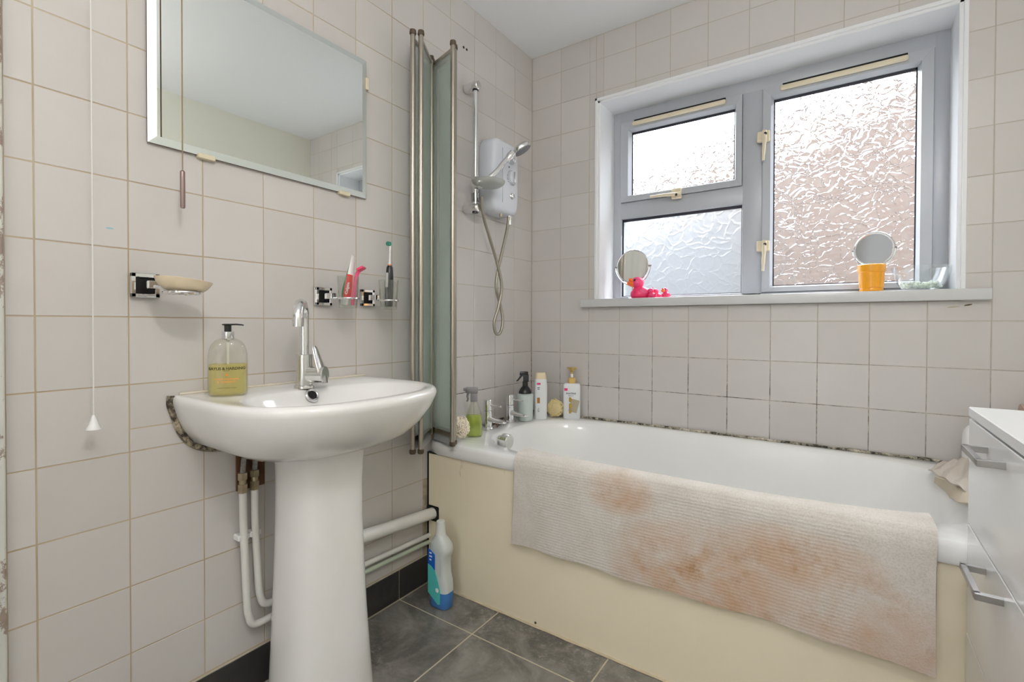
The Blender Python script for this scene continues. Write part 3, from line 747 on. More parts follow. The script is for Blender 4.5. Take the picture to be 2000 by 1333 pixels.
colr = obj('collar', G().lathe([(.0125, .135), (.0135, .137), (.0135, .154), (.0115, .155)], sp, 24), CHROME, soap)
obj('dip_tube', G().cyl(sp+Vector((0, 0, .012)), sp+Vector((0, 0, .136)), .003, seg=8), mat('milky_tube', (.7, .7, .62), .5), soap)
g = G(); g.cyl(sp+Vector((0, 0, .154)), sp+Vector((0, 0, .170)), .0078, seg=16)
pd = Rs @ Vector((1, 0, 0)); nn = sp+Vector((0, 0, .1715)); sd = Vector((-pd.y, pd.x, 0)); rr = []
for u, w, h, dz in ((-.012, .006, .0014, 0), (-.008, .010, .0022, 0), (.006, .0105, .0024, 0), (.018, .006, .0022, .0005), (.030, .004, .0018, -.0006), (.034, .003, .0014, -.0016)):
    rr.append([nn+pd*u+Vector((0, 0, dz))+sd*(w*math.cos(t))+Vector((0, 0, h*math.sin(t))) for t in [2*PI*k/14 for k in range(14)]])
g.rings(rr); obj('pump', g, BLKP, soap)
def on_soap(body_, size, z, m, nm, bold=0, dx=0):
    g = text(body_, size, bold=bold)
    def fn(a, b, c):
        t = (a+dx)/hw; t = max(-.93, min(.93, t)); dep = hd*(1-abs(t)**2.4)**(1/2.4)
        return sp+Rs @ Vector((a+dx, -dep-.0006, 0))+Vector((0, 0, z+b))
    obj(nm, warp(g, fn), m, soap, flat=True)
on_soap('BAYLIS & HARDING', .0088, .0665, INKD, 'brand_print', .00030)
on_soap('ENGLAND', .0030, .0615, INKD, 'small_print')
on_soap('\u25CF' if 0 else 'o', .006, .0525, INKO, 'dot_print', .0009)
on_soap('SWEET MANDARIN', .0058, .0415, INKO, 'scent_print')
on_soap('& GRAPEFRUIT', .0058, .0350, INKO, 'scent_print')
on_soap('LUXURY HAND WASH', .0040, .0205, INKD, 'small_print')

# ------------------------------------------------------------------ pipes below the basin
wb = obj('timber_batten', G().box(.0006, .006, -1.468, -1.392, .553, .668, .001), WOOD, None, (.003, -1.43, .61)); tag(wb, 'dark brown timber behind the isolating valves under the washbasin', 'timber')
def supply(name, label, y, yb, zb, xo, dark):
    r = thing(name, label, 'pipe', (xo, y, .3), 'white painted supply pipes under the washbasin')
    tx = xo
    obj('flexible_tail', G().tube([(tx+.012, y+.008, .670), (tx+.004, y+.002, .645), (tx, y, .60)], .0065, 10, sub=6), BRAID, r)
    g = G(); g.cyl((tx, y, .553), (tx, y, .576), .0125, seg=6); g.cyl((tx, y, .574), (tx, y, .590), .009, seg=12); g.cyl((tx, y, .588), (tx, y, .606), .0125, seg=6)
    obj('isolating_valve', g, BRASS, r)
    pts = [(tx, y, .556), (tx, y+.002, .45), (tx, y+.010, zb+.07), (tx, y+.014, zb+.035), (tx, y+.022, zb+.010), (tx, y+.040, zb), (tx, y+.075, zb), (tx, y+.16, zb+.003)]
    obj('tube', G().tube(pts, .0095, 14, sub=6), PAINTPIPE, r)
    g = G(); g.box(.0, tx+.004, y-.013, y+.017, .425, .441, .003); obj('pipe_clip', g, WHITEP, r)
supply('supply_pipe', 'white painted supply pipe with the lower bend under the washbasin', -1.462, 0, .185, .026, 0)
supply('supply_pipe', 'white painted supply pipe with the higher bend, close to the pedestal', -1.430, 0, .225, .024, 0)
a = at(0, .035, 700, 1050); b = at(0, .035, 832, 1008)
wp = thing('waste_pipe', 'thick white plastic waste pipe running into the bath panel', 'pipe', (.035, -.95, .28))
P0 = Vector((.035, -1.30, .318)); P1 = Vector((.035, -.752, .2735)); dirp = (P1-P0).normalized()
obj('tube', G().tube([P0, P1], .0215, 24), PAINTPIPE, wp)
obj('panel_hole', G().box(.006, .066, -.7585, -.755, .245, .302, .004), DARK, wp, flat=True)
cpg = 'copper pipes along the skirting'
p1 = obj('copper_pipe', G().tube([(.016, -1.33, .203), (.016, -.752, .1835)], .0085, 14), PAINTPIPE, None, (.016, -1.0, .195)); tag(p1, 'thin white painted pipe along the wall, upper of the pair', 'pipe')
p2 = obj('copper_pipe', G().tube([(.016, -1.33, .176), (.016, -.752, .158)], .0078, 14), GREENPIPE, None, (.016, -1.0, .165)); tag(p2, 'thin pale green pipe just above the slate skirting', 'pipe')

# ------------------------------------------------------------------ wall mirror
my0, my1, mz0, mz1 = -1.664, -1.048, 1.418, 1.876
mir = thing('wall_mirror', 'large frameless rectangular mirror on the tiled wall above the washbasin', 'mirror', (.006, (my0+my1)/2, mz0))
bv = .018
g = G(); f = lambda y0, y1, z0, z1, x: [Vector((x, y0, z0)), Vector((x, y1, z0)), Vector((x, y1, z1)), Vector((x, y0, z1))]
g.rings([f(my0+bv, my1-bv, mz0+bv, mz1-bv, .0125), f(my0+bv, my1-bv, mz0+bv, mz1-bv, .0127)], True, True); obj('glass', g, MIRROR, mir, flat=True)
g = G(); g.rings([f(my0, my1, mz0, mz1, .0100), f(my0+bv, my1-bv, mz0+bv, mz1-bv, .0126)], False, False); obj('bevel', g, MIRBEV, mir, flat=True)
obj('backing', G().box(.005, .0098, my0, my1, mz0, mz1), DKEDGE, mir, flat=True)
def clip(y, z, vert=False):
    g = G(); w, h = (.006, .02) if vert else (.02, .006)
    g.box(.001, .0155, y-w, y+w, z-h, z+h, .0015); obj('mirror_clip', g, OLDCREAM, mir)
clip(-1.54, mz0-.001); clip(-1.135, mz0-.001); clip(my1+.001, 1.80, True)

# pull cords
def cord(name, label, x, y, zb, m, kind):
    r = thing(name, label, 'pull cord', (x, y, zb))
    obj('cord', G().tube([(x, y, zb+.03), (x+.0005, y, (zb+H_)/2), (x, y, H_-.03)], .0015 if kind else .0013, 6, sub=4), m, r)
    obj('ceiling_switch', G().lathe([(.030, -.035), (.042, -.025), (.044, 0)], (x, y, H_), 24), WHITEP, r)
    if kind: obj('toggle', G().tube([(x, y, zb), (x, y, zb+.003), (x, y, zb+.084), (x, y, zb+.087)], [.004, .0052, .0052, .003], 14), TOGGLE, r)
    else: obj('toggle', G().lathe([(.0125, 0), (.0125, .0015), (.0085, .010), (.005, .022), (.003, .028), (.0018, .03)], (x, y, zb), 20), WHITEP, r)
cord('pull_cord', 'tan pull cord with a slim metal toggle hanging in front of the mirror', .072, -1.617, 1.266, CORD, 1)
cord('pull_cord', 'white pull cord with a cone toggle hanging beside the tiled wall', .060, -1.777, .781, CORDW, 0)

# ------------------------------------------------------------------ soap dish and tumblers on the wall
def holder(root, y, z, out=.062):
    g = G(); a = .0275
    g.box(.0005, .007, y-a, y+a, z-a, z+a, .001)
    g.box(.0068, .014, y-a, y-a+.009, z-a, z+a, .001); g.box(.0068, .014, y+a-.009, y+a, z-a, z+a, .001)
    g.box(.0068, .014, y-a, y+a, z-a, z-a+.009, .001); g.box(.0068, .014, y-a, y+a, z+a-.009, z+a, .001)
    obj('back_plate', g, CHROME, root)
    obj('plate_recess', G().box(.0069, .0082, y-a+.009, y+a-.009, z-a+.009, z+a-.009), DARK, root, flat=True)  # black reflection in the polished plate, put in as dark colour
    obj('arm', G().box(.008, out, y-.0085, y+.0085, z-.0085, z+.0085, .001), CHROME, root)
gs = 'square chrome wall fittings'
yd, zd = -1.670, 1.087
dish = thing('soap_dish', 'chrome wall holder carrying a veined cream soap dish', 'soap dish', (.03, yd, zd))
holder(dish, yd, zd, .058)
dc = at(0, .118, 357, 566); dc.z = 1.068
obj('ring', G().torus(dc, .034, .0038, (0, 0, 1), 40, 10), CHROME, dish)
obj('pin', G().tube([(.056, yd+.002, zd-.004), tuple((Vector((.056, yd, zd-.004))).lerp(dc, .4)), tuple(dc+(Vector((.056, yd, zd))-dc).normalized()*.036)], .0035, 8), CHROME, dish)
obj('dish', G().lathe([(.020, .002), (.034, .004), (.044, .012), (.050, .021), (.0535, .029), (.0525, .0295), (.047, .023), (.038, .014), (.015, .010)], dc+Vector((.0, .0, 0)), 40, sx=.92, sy=1.05, rot=Matrix.Rotation(-.10, 3, 'X')), DISHM, dish)
soapbar = obj('soap_bar', G().ball(dc+Vector((.0, -.012, .026)), .024, .030, .010, rot=Matrix.Rotation(.5, 3, 'Z')), mat('cream_orange_soap', (.78, .56, .34), .5), None, dc+Vector((0, -.012, .012)))
tag(soapbar, 'worn peach soap bar lying in the wall soap dish', 'soap')
def tumbler(label, y, z, px, pybot):
    r = thing('tumbler_holder', label, 'tumbler', (.03, y, z)); holder(r, y, z, .060)
    c = at(0, .098, px, pybot); c.z = 1.047
    obj('pin', G().tube([(.058, y, z-.006), (c.x-.028, c.y-.006, z-.006)], .003, 8), CHROME, r)
    obj('ring', G().torus((c.x, c.y, 1.076), .0300, .0032, (0, 0, 1), 40, 10), CHROME, r)
    obj('glass', G().lathe([(.012, 0), (.0255, .0005), (.0262, .004), (.0285, .04), (.0318, .096), (.0302, .096), (.0270, .04), (.0245, .009), (.005, .008)], c, 36), CLEAR, r)
    return c
c1 = tumbler('glass tumbler in a square chrome holder, with toothpaste in it', -1.2095, 1.084, 680, 600)
c2 = tumbler('glass tumbler in a square chrome holder, with an electric toothbrush in it', -1.0435, 1.087, 759, 602)
# toothpaste tube, cap down, flat end up; broad face towards the room
rv = Vector((.822, .569, 0)); fv = Vector((-.569, .822, 0))
def leaner(base, lean, up_len):             # axis leaning along the picture's right direction
    return (Vector((0, 0, 1))+rv*lean+fv*.06).normalized()
bt_ = c1+rv*-.011+Vector((0, 0, .010)); ax = leaner(bt_, .17, 1)
tooth = thing('toothpaste_tube', 'red and white toothpaste tube with a green edge, standing in a tumbler', 'toothpaste', bt_)
sd = (rv-ax*rv.dot(ax)).normalized(); fr_ = ax.cross(sd).normalized()
if fr_.dot(CAM-bt_) < 0: fr_ = -fr_
def tring(u, w, t, s0=-1, s1=1): return bt_+ax*u, w, t
def tubepart(nm, m, prof, s0, s1, proud=0):
    g = G(); rr = []
    for u, w, t in prof:
        c = bt_+ax*u; ring = []
        A = [s0+(s1-s0)*k/8 for k in range(9)]
        fr1 = [c+sd*(w*a)+fr_*((t*math.sqrt(max(0, 1-a*a))+.0003+proud)) for a in A]
        bk1 = [c+sd*(w*a)-fr_*((t*math.sqrt(max(0, 1-a*a))+.0003) if not proud else -(t*math.sqrt(max(0, 1-a*a)))) for a in reversed(A)]
        rr.append(fr1+bk1)
    return obj(nm, g.rings(rr), m, tooth, ang=50)
tp_ = [(.016, .012, .011), (.030, .0158, .0125), (.06, .0145, .0145), (.10, .0085, .017), (.134, .0030, .0185), (.150, .0016, .0185)]
obj('cap', G().cyl(bt_, bt_+ax*.018, .0115, .0125, seg=20, bev=.001), WHITEP, tooth)
tubepart('tube', INKW, tp_, -1, 1)
tubepart('red_band', RED, [(.018, .0125, .011), (.030, .0158, .0125), (.06, .0145, .0145), (.092, .0098, .0165)], -.30, .98, .0006)
tubepart('green_band', GREEN, tp_, -.80, -.34, .0006)
g = text('Colgate', .0115, bold=.0003); Bx = bt_+ax*.050+fr_*.0158+sd*.0045
obj('brand_print', warp(g, lambda a, b, c: Bx+ax*a-sd*b*1.0), INKW, tooth, flat=True)
# pink toothbrush/razor
bz = c1+rv*.012+fv*.004+Vector((0, 0, .010)); az = leaner(bz, .10, 1)
rz_ = thing('pink_razor', 'pink disposable razor standing in the tumbler behind the toothpaste', 'razor', bz)
obj('handle', G().tube([bz, bz+az*.03, bz+az*.07, bz+az*.095+rv*.003, bz+az*.105+rv*.008], [.0055, .0072, .006, .0055, .0055], 12, sub=4), PINKL, rz_)
hc = bz+az*.111+rv*.013
Mh = Matrix((rv, fv, Vector((0, 0, 1)))).transposed().to_4x4(); Mh.translation = hc
obj('head', G().box(-.010, .010, -.018, .018, -.0035, .0035, .001, 1, Mh @ Matrix.Rotation(-.5, 4, 'Y')), PINK, rz_)
# electric toothbrush
bb = c2+rv*.001+Vector((0, 0, .010)); ae = (Vector((0, 0, 1))+rv*.02).normalized()
eb = thing('electric_toothbrush', 'black electric toothbrush with a grey button, standing in a tumbler', 'toothbrush', bb)
obj('handle', G().tube([bb+ae*u for u in (0, .003, .02, .06, .10, .128, .134)], [.0095, .0125, .0130, .0135, .0125, .0105, .0075], 20), BLKP, eb)
obj('orange_ring', G().cyl(bb+ae*.134, bb+ae*.139, .0062, .0055, seg=16), mat('copper_ring', (.72, .26, .13), .4), eb)
obj('brush_stem', G().tube([bb+ae*u for u in (.139, .15, .185, .208)], [.0048, .0034, .0026, .0030], 12), mat('white_brush_stem', (.78, .78, .80), .35, var=.25, vscale=90), eb)
ff = -fv*.8-rv*.6; hd_ = bb+ae*.205
obj('brush_head', G().cyl(hd_, hd_+ff.normalized()*.012, .0070, seg=18), mat('teal_bristles', (.03, .23, .17), .7), eb)
bc = bb+ae*.086-fv*.0125-rv*.0052; Mb = Matrix((rv, fv, ae)).transposed().to_4x4(); Mb.translation = bc
obj('button', G().box(-.0045, .0045, -.0025, .004, -.024, .024, .0022, 3, Mb), mat('grey_button', (.40, .40, .40), .4), eb)

# ------------------------------------------------------------------ folding shower screen
sc = thing('shower_screen', 'folded glass shower screen with satin metal posts on the bath edge', 'shower screen', (.02, -.745, .56))
ZB, ZT = .568, 2.008
I0 = [(.012, -.722), (.022, -.7465), (.034, -.765)]          # hinge tubes near the wall
O1 = [(.147, -.762), (.160, -.785)]; O2 = [(.108, -.893), (.088, -.9125)]
def post(x, y, r, z0, z1, nm='post'):
    p_ = obj(nm, G().cyl((x, y, z0), (x, y, z1), r, seg=18), SATIN, sc)
    obj('end_cap', G().lathe([(r*1.2, 0), (r*1.35, .004), (r*1.2, .016)], (x, y, z1-.004), 16), BRNCAP, p_)
    obj('end_cap', G().lathe([(r*1.1, 0), (r*1.3, .004), (r*1.3, .014), (r, .016)], (x, y, z0-.012), 16), BRNCAP, p_)
for x, y in O1: post(x, y, .0088, ZB, ZT)
for x, y in O2: post(x, y, .0088, ZB-.012, ZT)
for x, y in I0: post(x, y, .0072, ZB+.008, ZT-.006, 'hinge_post')
def scr_panel(a, b):
    a, b = Vector((a[0], a[1], 0)), Vector((b[0], b[1], 0)); d = (b-a).normalized(); n = Vector((-d.y, d.x, 0))
    def slab(s0, s1, z0, z1, th): return [[a+d*s0*((b-a).length)-n*th, a+d*s1*((b-a).length)-n*th, a+d*s1*((b-a).length)+n*th, a+d*s0*((b-a).length)+n*th], z0, z1]
    def mk(nm, m, s0, s1, z0, z1, th, par):
        q, u, w = slab(s0, s1, z0, z1, th); g = G(); g.rings([[p+Vector((0, 0, u)) for p in q], [p+Vector((0, 0, w)) for p in q]]); return obj(nm, g, m, par, flat=True)
    pn = mk('glass_panel', SCRGLASS, .06, .94, .600, 1.985, .0025, sc)
    mk('top_rail', SATIN, .05, .95, 1.984, 1.996, .0045, pn); mk('bottom_rail', SATIN, .05, .95, .585, .604, .0045, pn)
    mk('drip_seal', mat('grey_drip_seal', (.36, .37, .37), .5), .03, 1.0, .558, .586, .0025, pn)
scr_panel(I0[0], O1[0]); scr_panel(I0[1], O1[1]); scr_panel(I0[1], O2[0]); scr_panel(I0[2], O2[1])

# ------------------------------------------------------------------ shower rail, head and heater
rl = thing('shower_rail', 'chrome riser rail with a clear soap tray and a hand shower', 'shower rail', (.055, -.527, 1.5))
rx, ry = .055, -.527
obj('rail', G().cyl((rx, ry, 1.465), (rx, ry, 2.005), .0105, seg=20), CHROME, rl)
for z in (1.992, 1.485):
    b_ = obj('bracket', G().cyl((.001, ry, z), (rx+.018, ry, z), .0195, .0185, bev=.003, seg=28), CHROME, rl)
    obj('rail_socket', G().cyl((rx, ry, z-.021), (rx, ry, z-.014), .013, seg=16), BLKP, b_)
obj('slider', G().cyl((rx, ry, 1.510), (rx, ry, 1.545), .016, seg=20), mat('dark_chrome', (.35, .35, .36), .15, metal=1), rl)
sld = obj('holder', G().ball((rx+.012, ry, 1.588), .032, .026, .028), CHROME, rl)
tc = Vector((rx+.060, ry+.012, 1.575))
obj('soap_tray', G().lathe([(.02, -.008), (.050, -.006), (.064, .004), (.068, .014), (.065, .014), (.060, .006), (.046, -.002), (.01, -.003)], tc, 40, sx=1.0, sy=1.05), m_clear('clear_tray_plastic', (.90, .92, .90), .10, .45, (.74, .75, .72)), rl)
hb = at(0, .105, 950, 352); he = at(0, .17, 1002, 300)
obj('hand_shower', G().tube([hb, hb.lerp(he, .35)+Vector((.003, 0, -.004)), hb.lerp(he, .7), he], [.0095, .0105, .012, .017], 18, sub=6), CHROME, rl)
hn = Vector((.42, .30, -.86)).normalized(); hcn = at(0, .19, 1019, 292)
Rh = Vector((0, 0, 1)).rotation_difference(hn).to_matrix()
hsd = obj('shower_head', G().lathe([(.016, -.020), (.034, -.016), (.043, -.007), (.0445, .002), (.043, .006), (.040, .007)], hcn, 36, rot=Rh), CHROME, rl)
obj('spray_face', G().lathe([(.039, .0065), (.036, .0095), (.01, .0105)], hcn, 36, rot=Rh), mat('grey_spray_face', (.22, .23, .25), .4), hsd)

su = thing('electric_shower', 'white electric shower unit with round chrome dials', 'electric shower', (.045, -.34, 1.49))
sx, y0, y1, z0, z1 = .088, -.438, -.242, 1.490, 1.818
def rr_ring(x, ins, n=5):
    cy, cz = (y0+y1)/2, (z0+z1)/2; out = []
    for p in sup(0, 0, (y1-y0)/2-ins, (z1-z0)/2-ins, n, 0, 60): out.append(Vector((x, cy+p.x, cz+p.y)))
    return out
obj('casing', G().rings([rr_ring(.001, .004, 6), rr_ring(.010, 0, 6), rr_ring(sx-.022, .002, 6), rr_ring(sx-.008, .008, 6), rr_ring(sx-.001, .020, 6), rr_ring(sx+.003, .05, 5), rr_ring(sx+.004, .075, 4)]), SHOWERW, su, ang=50)
obj('front_groove', G().box(sx-.004, sx+.0042, -.3835, -.3815, 1.535, 1.772), mat('grey_groove', (.45, .47, .52), .5), su)
def dial(z, r, nm, y=-.318, h=.016):
    d_ = obj(nm, G().lathe([(r*1.12, 0), (r*1.12, .003), (r, .005), (r*.94, h), (r*.7, h+.001)], (sx+.003, y, z), 32, rot=Matrix.Rotation(PI/2, 3, 'Y')), SHOWERW if nm != 'button' else CHROME, su)
    if nm != 'button':
        obj('dial_rim', G().torus((sx+.0065, y, z), r*1.06, .0022, (1, 0, 0), 32, 8), CHROME, d_)
        obj('grip', G().box(sx+.008, sx+.026, y-.005, y+.005, z-r*.85, z+r*.85, .003, 2), CHROME, d_)
dial(1.655, .030, 'temperature_dial'); dial(1.575, .013, 'button', -.312, .008); dial(1.742, .024, 'power_dial', -.318, .010)
obj('indicator', G().cyl((sx+.001, -.335, 1.700), (sx+.006, -.335, 1.700), .004, seg=12), GREYP, su)
obj('outlet', G().cyl((.062, -.285, 1.455), (.062, -.285, 1.495), .0085, seg=16), CHROME2, su)
obj('drain_spigot', G().cyl((.062, -.355, 1.478), (.062, -.355, 1.496), .006, seg=12), BRASS, su)
hp = [(940, 385, .085), (945, 425, .075), (958, 470, .068), (972, 518, .066), (980, 560, .070), (974, 598, .064), (965, 630, .058), (969, 652, .060), (978, 648, .064), (982, 625, .066), (977, 596, .058), (969, 562, .058), (973, 526, .058), (984, 478, .060), (992, 440, .062), (994, 412, .062)]
hpts = [at(0, x, a, b) for a, b, x in hp]
hs_ = thing('shower_hose', 'grey metal shower hose hanging in a twisted loop', 'hose', hpts[7])
obj('hose', G().tube(hpts, .0068, 12, sub=8), HOSE, hs_)
obj('hose_nut', G().cyl(hpts[-1]-Vector((0, 0, .028)), hpts[-1]+Vector((0, 0, .004)), .0095, seg=14), CHROME2, hs_)

# ------------------------------------------------------------------ bottles on the bath corner
def frame2(c, w, d, n=4, k=40, yaw=0.0, z=0):
    R_ = Matrix.Rotation(yaw, 3, 'Z'); return [Vector(c)+R_ @ p+Vector((0, 0, z)) for p in sup(0, 0, w, d, n, 0, k)]
# green spray
gp = Vector((.113, -.604, BZ)); yw = .62
sb = thing('spray_bottle', 'clear trigger spray bottle of green cleaner on the bath edge', 'spray bottle', gp)
shp = [(0, .030, .020), (.004, .0335, .0225), (.06, .0335, .0225), (.085, .031, .021), (.105, .024, .017), (.125, .0165, .014), (.142, .0125, .0125)]
obj('bottle', G().rings([frame2(gp, w, d, 3, 40, yw, z) for z, w, d in shp], True, False), SOAPCLR, sb, ang=60)
obj('cleaner', G().rings([frame2(gp, w*.95, d*.93, 3, 40, yw, z) for z, w, d in ((.003, .030, .020), (.006, .0335, .0225), (.06, .0335, .0225), (.083, .031, .021))]), GRNLIQ, sb, ang=60)
Rg = Matrix.Translation(gp) @ Matrix.Rotation(yw, 4, 'Z')
hd2 = obj('spray_head', G().box(-.014, .014, -.011, .011, .138, .172, .003, 2, Rg).box(-.034, .016, -.010, .010, .172, .196, .004, 2, Rg).box(-.042, -.032, -.007, .007, .180, .194, .002, 1, Rg), GREYP, sb)
obj('trigger', G().tube([Rg @ Vector(p) for p in ((-.022, 0, .174), (-.026, 0, .160), (-.024, 0, .148), (-.028, 0, .138))], [.005, .005, .0045, .004], 10, sub=4), GREYP, hd2)
# scrunchies
def pouf(name, label, c, rad, m, n, seed, sq=1.0, strip=True):
    random.seed(seed); g = G(); c = Vector(c)
    for k in range(n):
        a = Vector((random.gauss(0, 1), random.gauss(0, 1), random.gauss(0, 1))).normalized(); b = a.orthogonal().normalized(); t2 = a.cross(b)
        rr = rad*random.uniform(.55, .8); off = a*rad*random.uniform(.15, .5); pts = []
        for j in range(14):
            th = 2*PI*j/14; q = off+(b*math.cos(th)+t2*math.sin(th))*rr*(1+.12*math.sin(5*th+k)); q.z *= sq; pts.append(c+q+a*rad*.1*math.sin(7*th))
        g.tube(pts, rad*.055, 5, closed=True, sub=2)
    return tag(obj(name, g, m, None, (c.x, c.y, c.z-rad), ang=70), label, 'bath pouf')
pouf('bath_pouf', 'beige mesh bath pouf against the folded shower screen', (.122, -.700, BZ+.052), .042, BPOUF, 80, 5, 1.05)
pouf('bath_pouf', 'yellow mesh bath pouf between the shampoo and the pump bottle', (.192, -.085, BZ+.046), .046, YPOUF, 80, 9, .98)
# mint bottle with black mist sprayer
mp = Vector((.108, -.222, BZ)); ms = thing('mist_bottle', 'pale mint bottle with a black trigger mist sprayer', 'bottle', mp)
obj('bottle', G().lathe([(.030, 0), (.034, .003), (.036, .02), (.0385, .115), (.038, .122), (.030, .126), (.014, .127)], mp, 36), MINT, ms)
g = G(); g.lathe([(.030, .127), (.0295, .135), (.022, .150), (.013, .160), (.0125, .182), (.010, .183)], mp, 24); obj('collar', g, BLKP, ms)
Rm = Matrix.Translation(mp) @ Matrix.Rotation(.75, 4, 'Z')
g = G(); g.box(-.010, .016, -.008, .008, .180, .215, .003, 2, Rm).box(-.026, .014, -.0085, .0085, .208, .228, .005, 2, Rm)
shd = obj('sprayer', g, BLKP, ms); obj('trigger', G().tube([Rm @ Vector(p) for p in ((-.012, 0, .212), (-.022, 0, .203), (-.034, 0, .188), (-.042, 0, .184))], [.005, .0045, .004, .003], 10, sub=4), BLKP, shd)
# shampoo
hp_ = Vector((.146, -.146, BZ)); yh = .72; sm = thing('shampoo_bottle', 'white shampoo bottle with a pale gold cap in the bath corner', 'bottle', hp_)
obj('bottle', G().rings([frame2(hp_, w, d, 3.2, 40, yh, z) for z, w, d in ((0, .027, .017), (.004, .030, .020), (.10, .031, .021), (.15, .031, .021), (.185, .0285, .019), (.190, .027, .018))]), WHITEB, sm, ang=50)
obj('cap', G().rings([frame2(hp_, w, d, 3.0, 40, yh, z) for z, w, d in ((.190, .0275, .0185), (.196, .0275, .0185), (.216, .0235, .016), (.220, .021, .014))]), mat('pale_gold_cap', (.74, .63, .42), .35), sm, ang=50)
def decal(root, c, yaw, dep, cx, cz, w, h, m, nm, rot=0):
    R_ = Matrix.Translation(Vector(c)) @ Matrix.Rotation(yaw, 4, 'Z') @ Matrix.Translation((cx, -dep, cz)) @ Matrix.Rotation(rot, 4, 'Y')
    return obj(nm, G().box(-w/2, w/2, -.0006, .0004, -h/2, h/2, min(w, h)*.2 if 0 else 0, 1, R_), m, root, flat=True)
def dtext(root, c, yaw, dep, cx, cz, body_, size, m, nm, bold=0):
    R_ = Matrix.Translation(Vector(c)) @ Matrix.Rotation(yaw, 4, 'Z')
    obj(nm, warp(text(body_, size, bold=bold), lambda a, b, q: R_ @ Vector((cx+a, -dep, cz+b))), m, root, flat=True)
decal(sm, hp_, yh, .0208, -.013, .172-.004, .017, .009, INKP, 'pink_tag')
for k, (z, w) in enumerate(((.150, .012), (.143, .009), (.052, .006), (.045, .010), (.038, .007))): decal(sm, hp_, yh, .0213, -.014, z, w, .003, INKN if k < 2 else GREYP, 'print_line')
decal(sm, hp_, yh, .0214, -.014, .090, .013, .026, mat('amber_print', (.42, .20, .03), .5), 'amber_picture')
# pump bottle
pp = Vector((.262, -.052, BZ)); yp = .50; pb = thing('pump_bottle', 'white pump bottle with a gold pump beside the yellow pouf', 'bottle', pp)
obj('bottle', G().rings([frame2(pp, w, d, 5, 48, yp, z) for z, w, d in ((0, .037, .020), (.003, .0405, .0225), (.155, .0405, .0225), (.164, .0385, .021), (.168, .033, .018))]), WHITEB, pb, ang=50)
pm = obj('pump', G().lathe([(.017, .168), (.018, .170), (.018, .190), (.015, .194), (.006, .195), (.0055, .222), (.010, .226), (.021, .236), (.027, .240), (.024, .242), (.01, .242)], pp, 28), GOLD, pb)
obj('pump_stem', G().cyl(pp+Vector((0, 0, .1955)), pp+Vector((0, 0, .212)), .0068, seg=16), WHITEP, pm)
obj('nozzle', G().tube([pp+Vector((0, 0, .236)), pp+Vector((.018, -.026, .236)), pp+Vector((.024, -.034, .231))], [.007, .006, .005], 10), GOLD, pm)
decal(pb, pp, yp, .0228, -.028, .140, .015, .012, INKP, 'pink_tag')
dtext(pb, pp, yp, .0232, -.004, .121, 'PANTENE', .0105, INKN, 'brand_print', .0002); dtext(pb, pp, yp, .0232, -.004, .110, 'PRO-V', .0085, INKN, 'brand_print')
decal(pb, pp, yp, .0228, .010, .063, .040, .060, mat('taupe_print', (.42, .37, .27), .4), 'taupe_picture', .25)
for z, r in ((.092, .011), (.062, .012), (.036, .009)): obj('gold_swirl', G().ball(Vector(pp)+Matrix.Rotation(yp, 3, 'Z') @ Vector((-.010, -.0225, z)), r, .002, r*1.1, 16, 10), mat('gold_print', (.50, .31, .05), .4), pb)

# ------------------------------------------------------------------ things on the window sill
SZ = 1.118
def vanity(label, c, r, yaw, tilt, m, rim):
    root = thing('vanity_mirror', label, 'mirror', (c[0], c[1], SZ)); c = Vector(c)
    R_ = Matrix.Rotation(yaw, 3, 'Z') @ Matrix.Rotation(PI/2+tilt, 3, 'X')
    obj('mirror_glass', G().lathe([(.001, .0045), (r*.95, .0045), (r*.95, -.004), (.001, -.004)], c, 48, rot=R_), m, root)
    obj('rim', G().torus(c, r*.985, rim, rot=R_, seg=48, rs=10), CHROME, root)
    ax_ = R_ @ Vector((1, 0, 0)); g = G(); pts = [c+ax_*(r*1.09)*math.cos(t)+Vector((0, 0, -1))*(r*1.13)*math.sin(t) for t in [PI*k/16 for k in range(17)]]
    obj('cradle', G().tube(pts, .0026, 8), CHROME, root)
    for s_ in (-1, 1): obj('pivot', G().cyl(c+ax_*s_*r*.98, c+ax_*s_*(r*1.13), .0045, seg=10), GREYP, root)
    zb = c.z-r*1.13
    if zb > SZ+.008: obj('stem', G().cyl((c.x, c.y, SZ+.006), (c.x, c.y, zb+.002), .004, seg=10), CHROME, root)
    obj('foot', G().lathe([(.036, 0), (.036, .003), (.026, .007), (.006, .010)], (c.x, c.y, SZ), 32), CHROME, root)
SMIR = mat('small_mirror_glass', (.80, .80, .79), .06, metal=1)
vm1 = at(1, .105, 1236, 521); vanity('round vanity mirror standing behind the pink toy ducks', vm1, .0775, .03, -.05, SMIR, .0024)
vm2 = at(1, .118, 1707, 487); vanity('round vanity mirror with a silver rim behind the orange candle jar', vm2, .0600, -.30, -.06, mat('grey_mirror_glass', (.50, .52, .57), .08, metal=1), .0055)
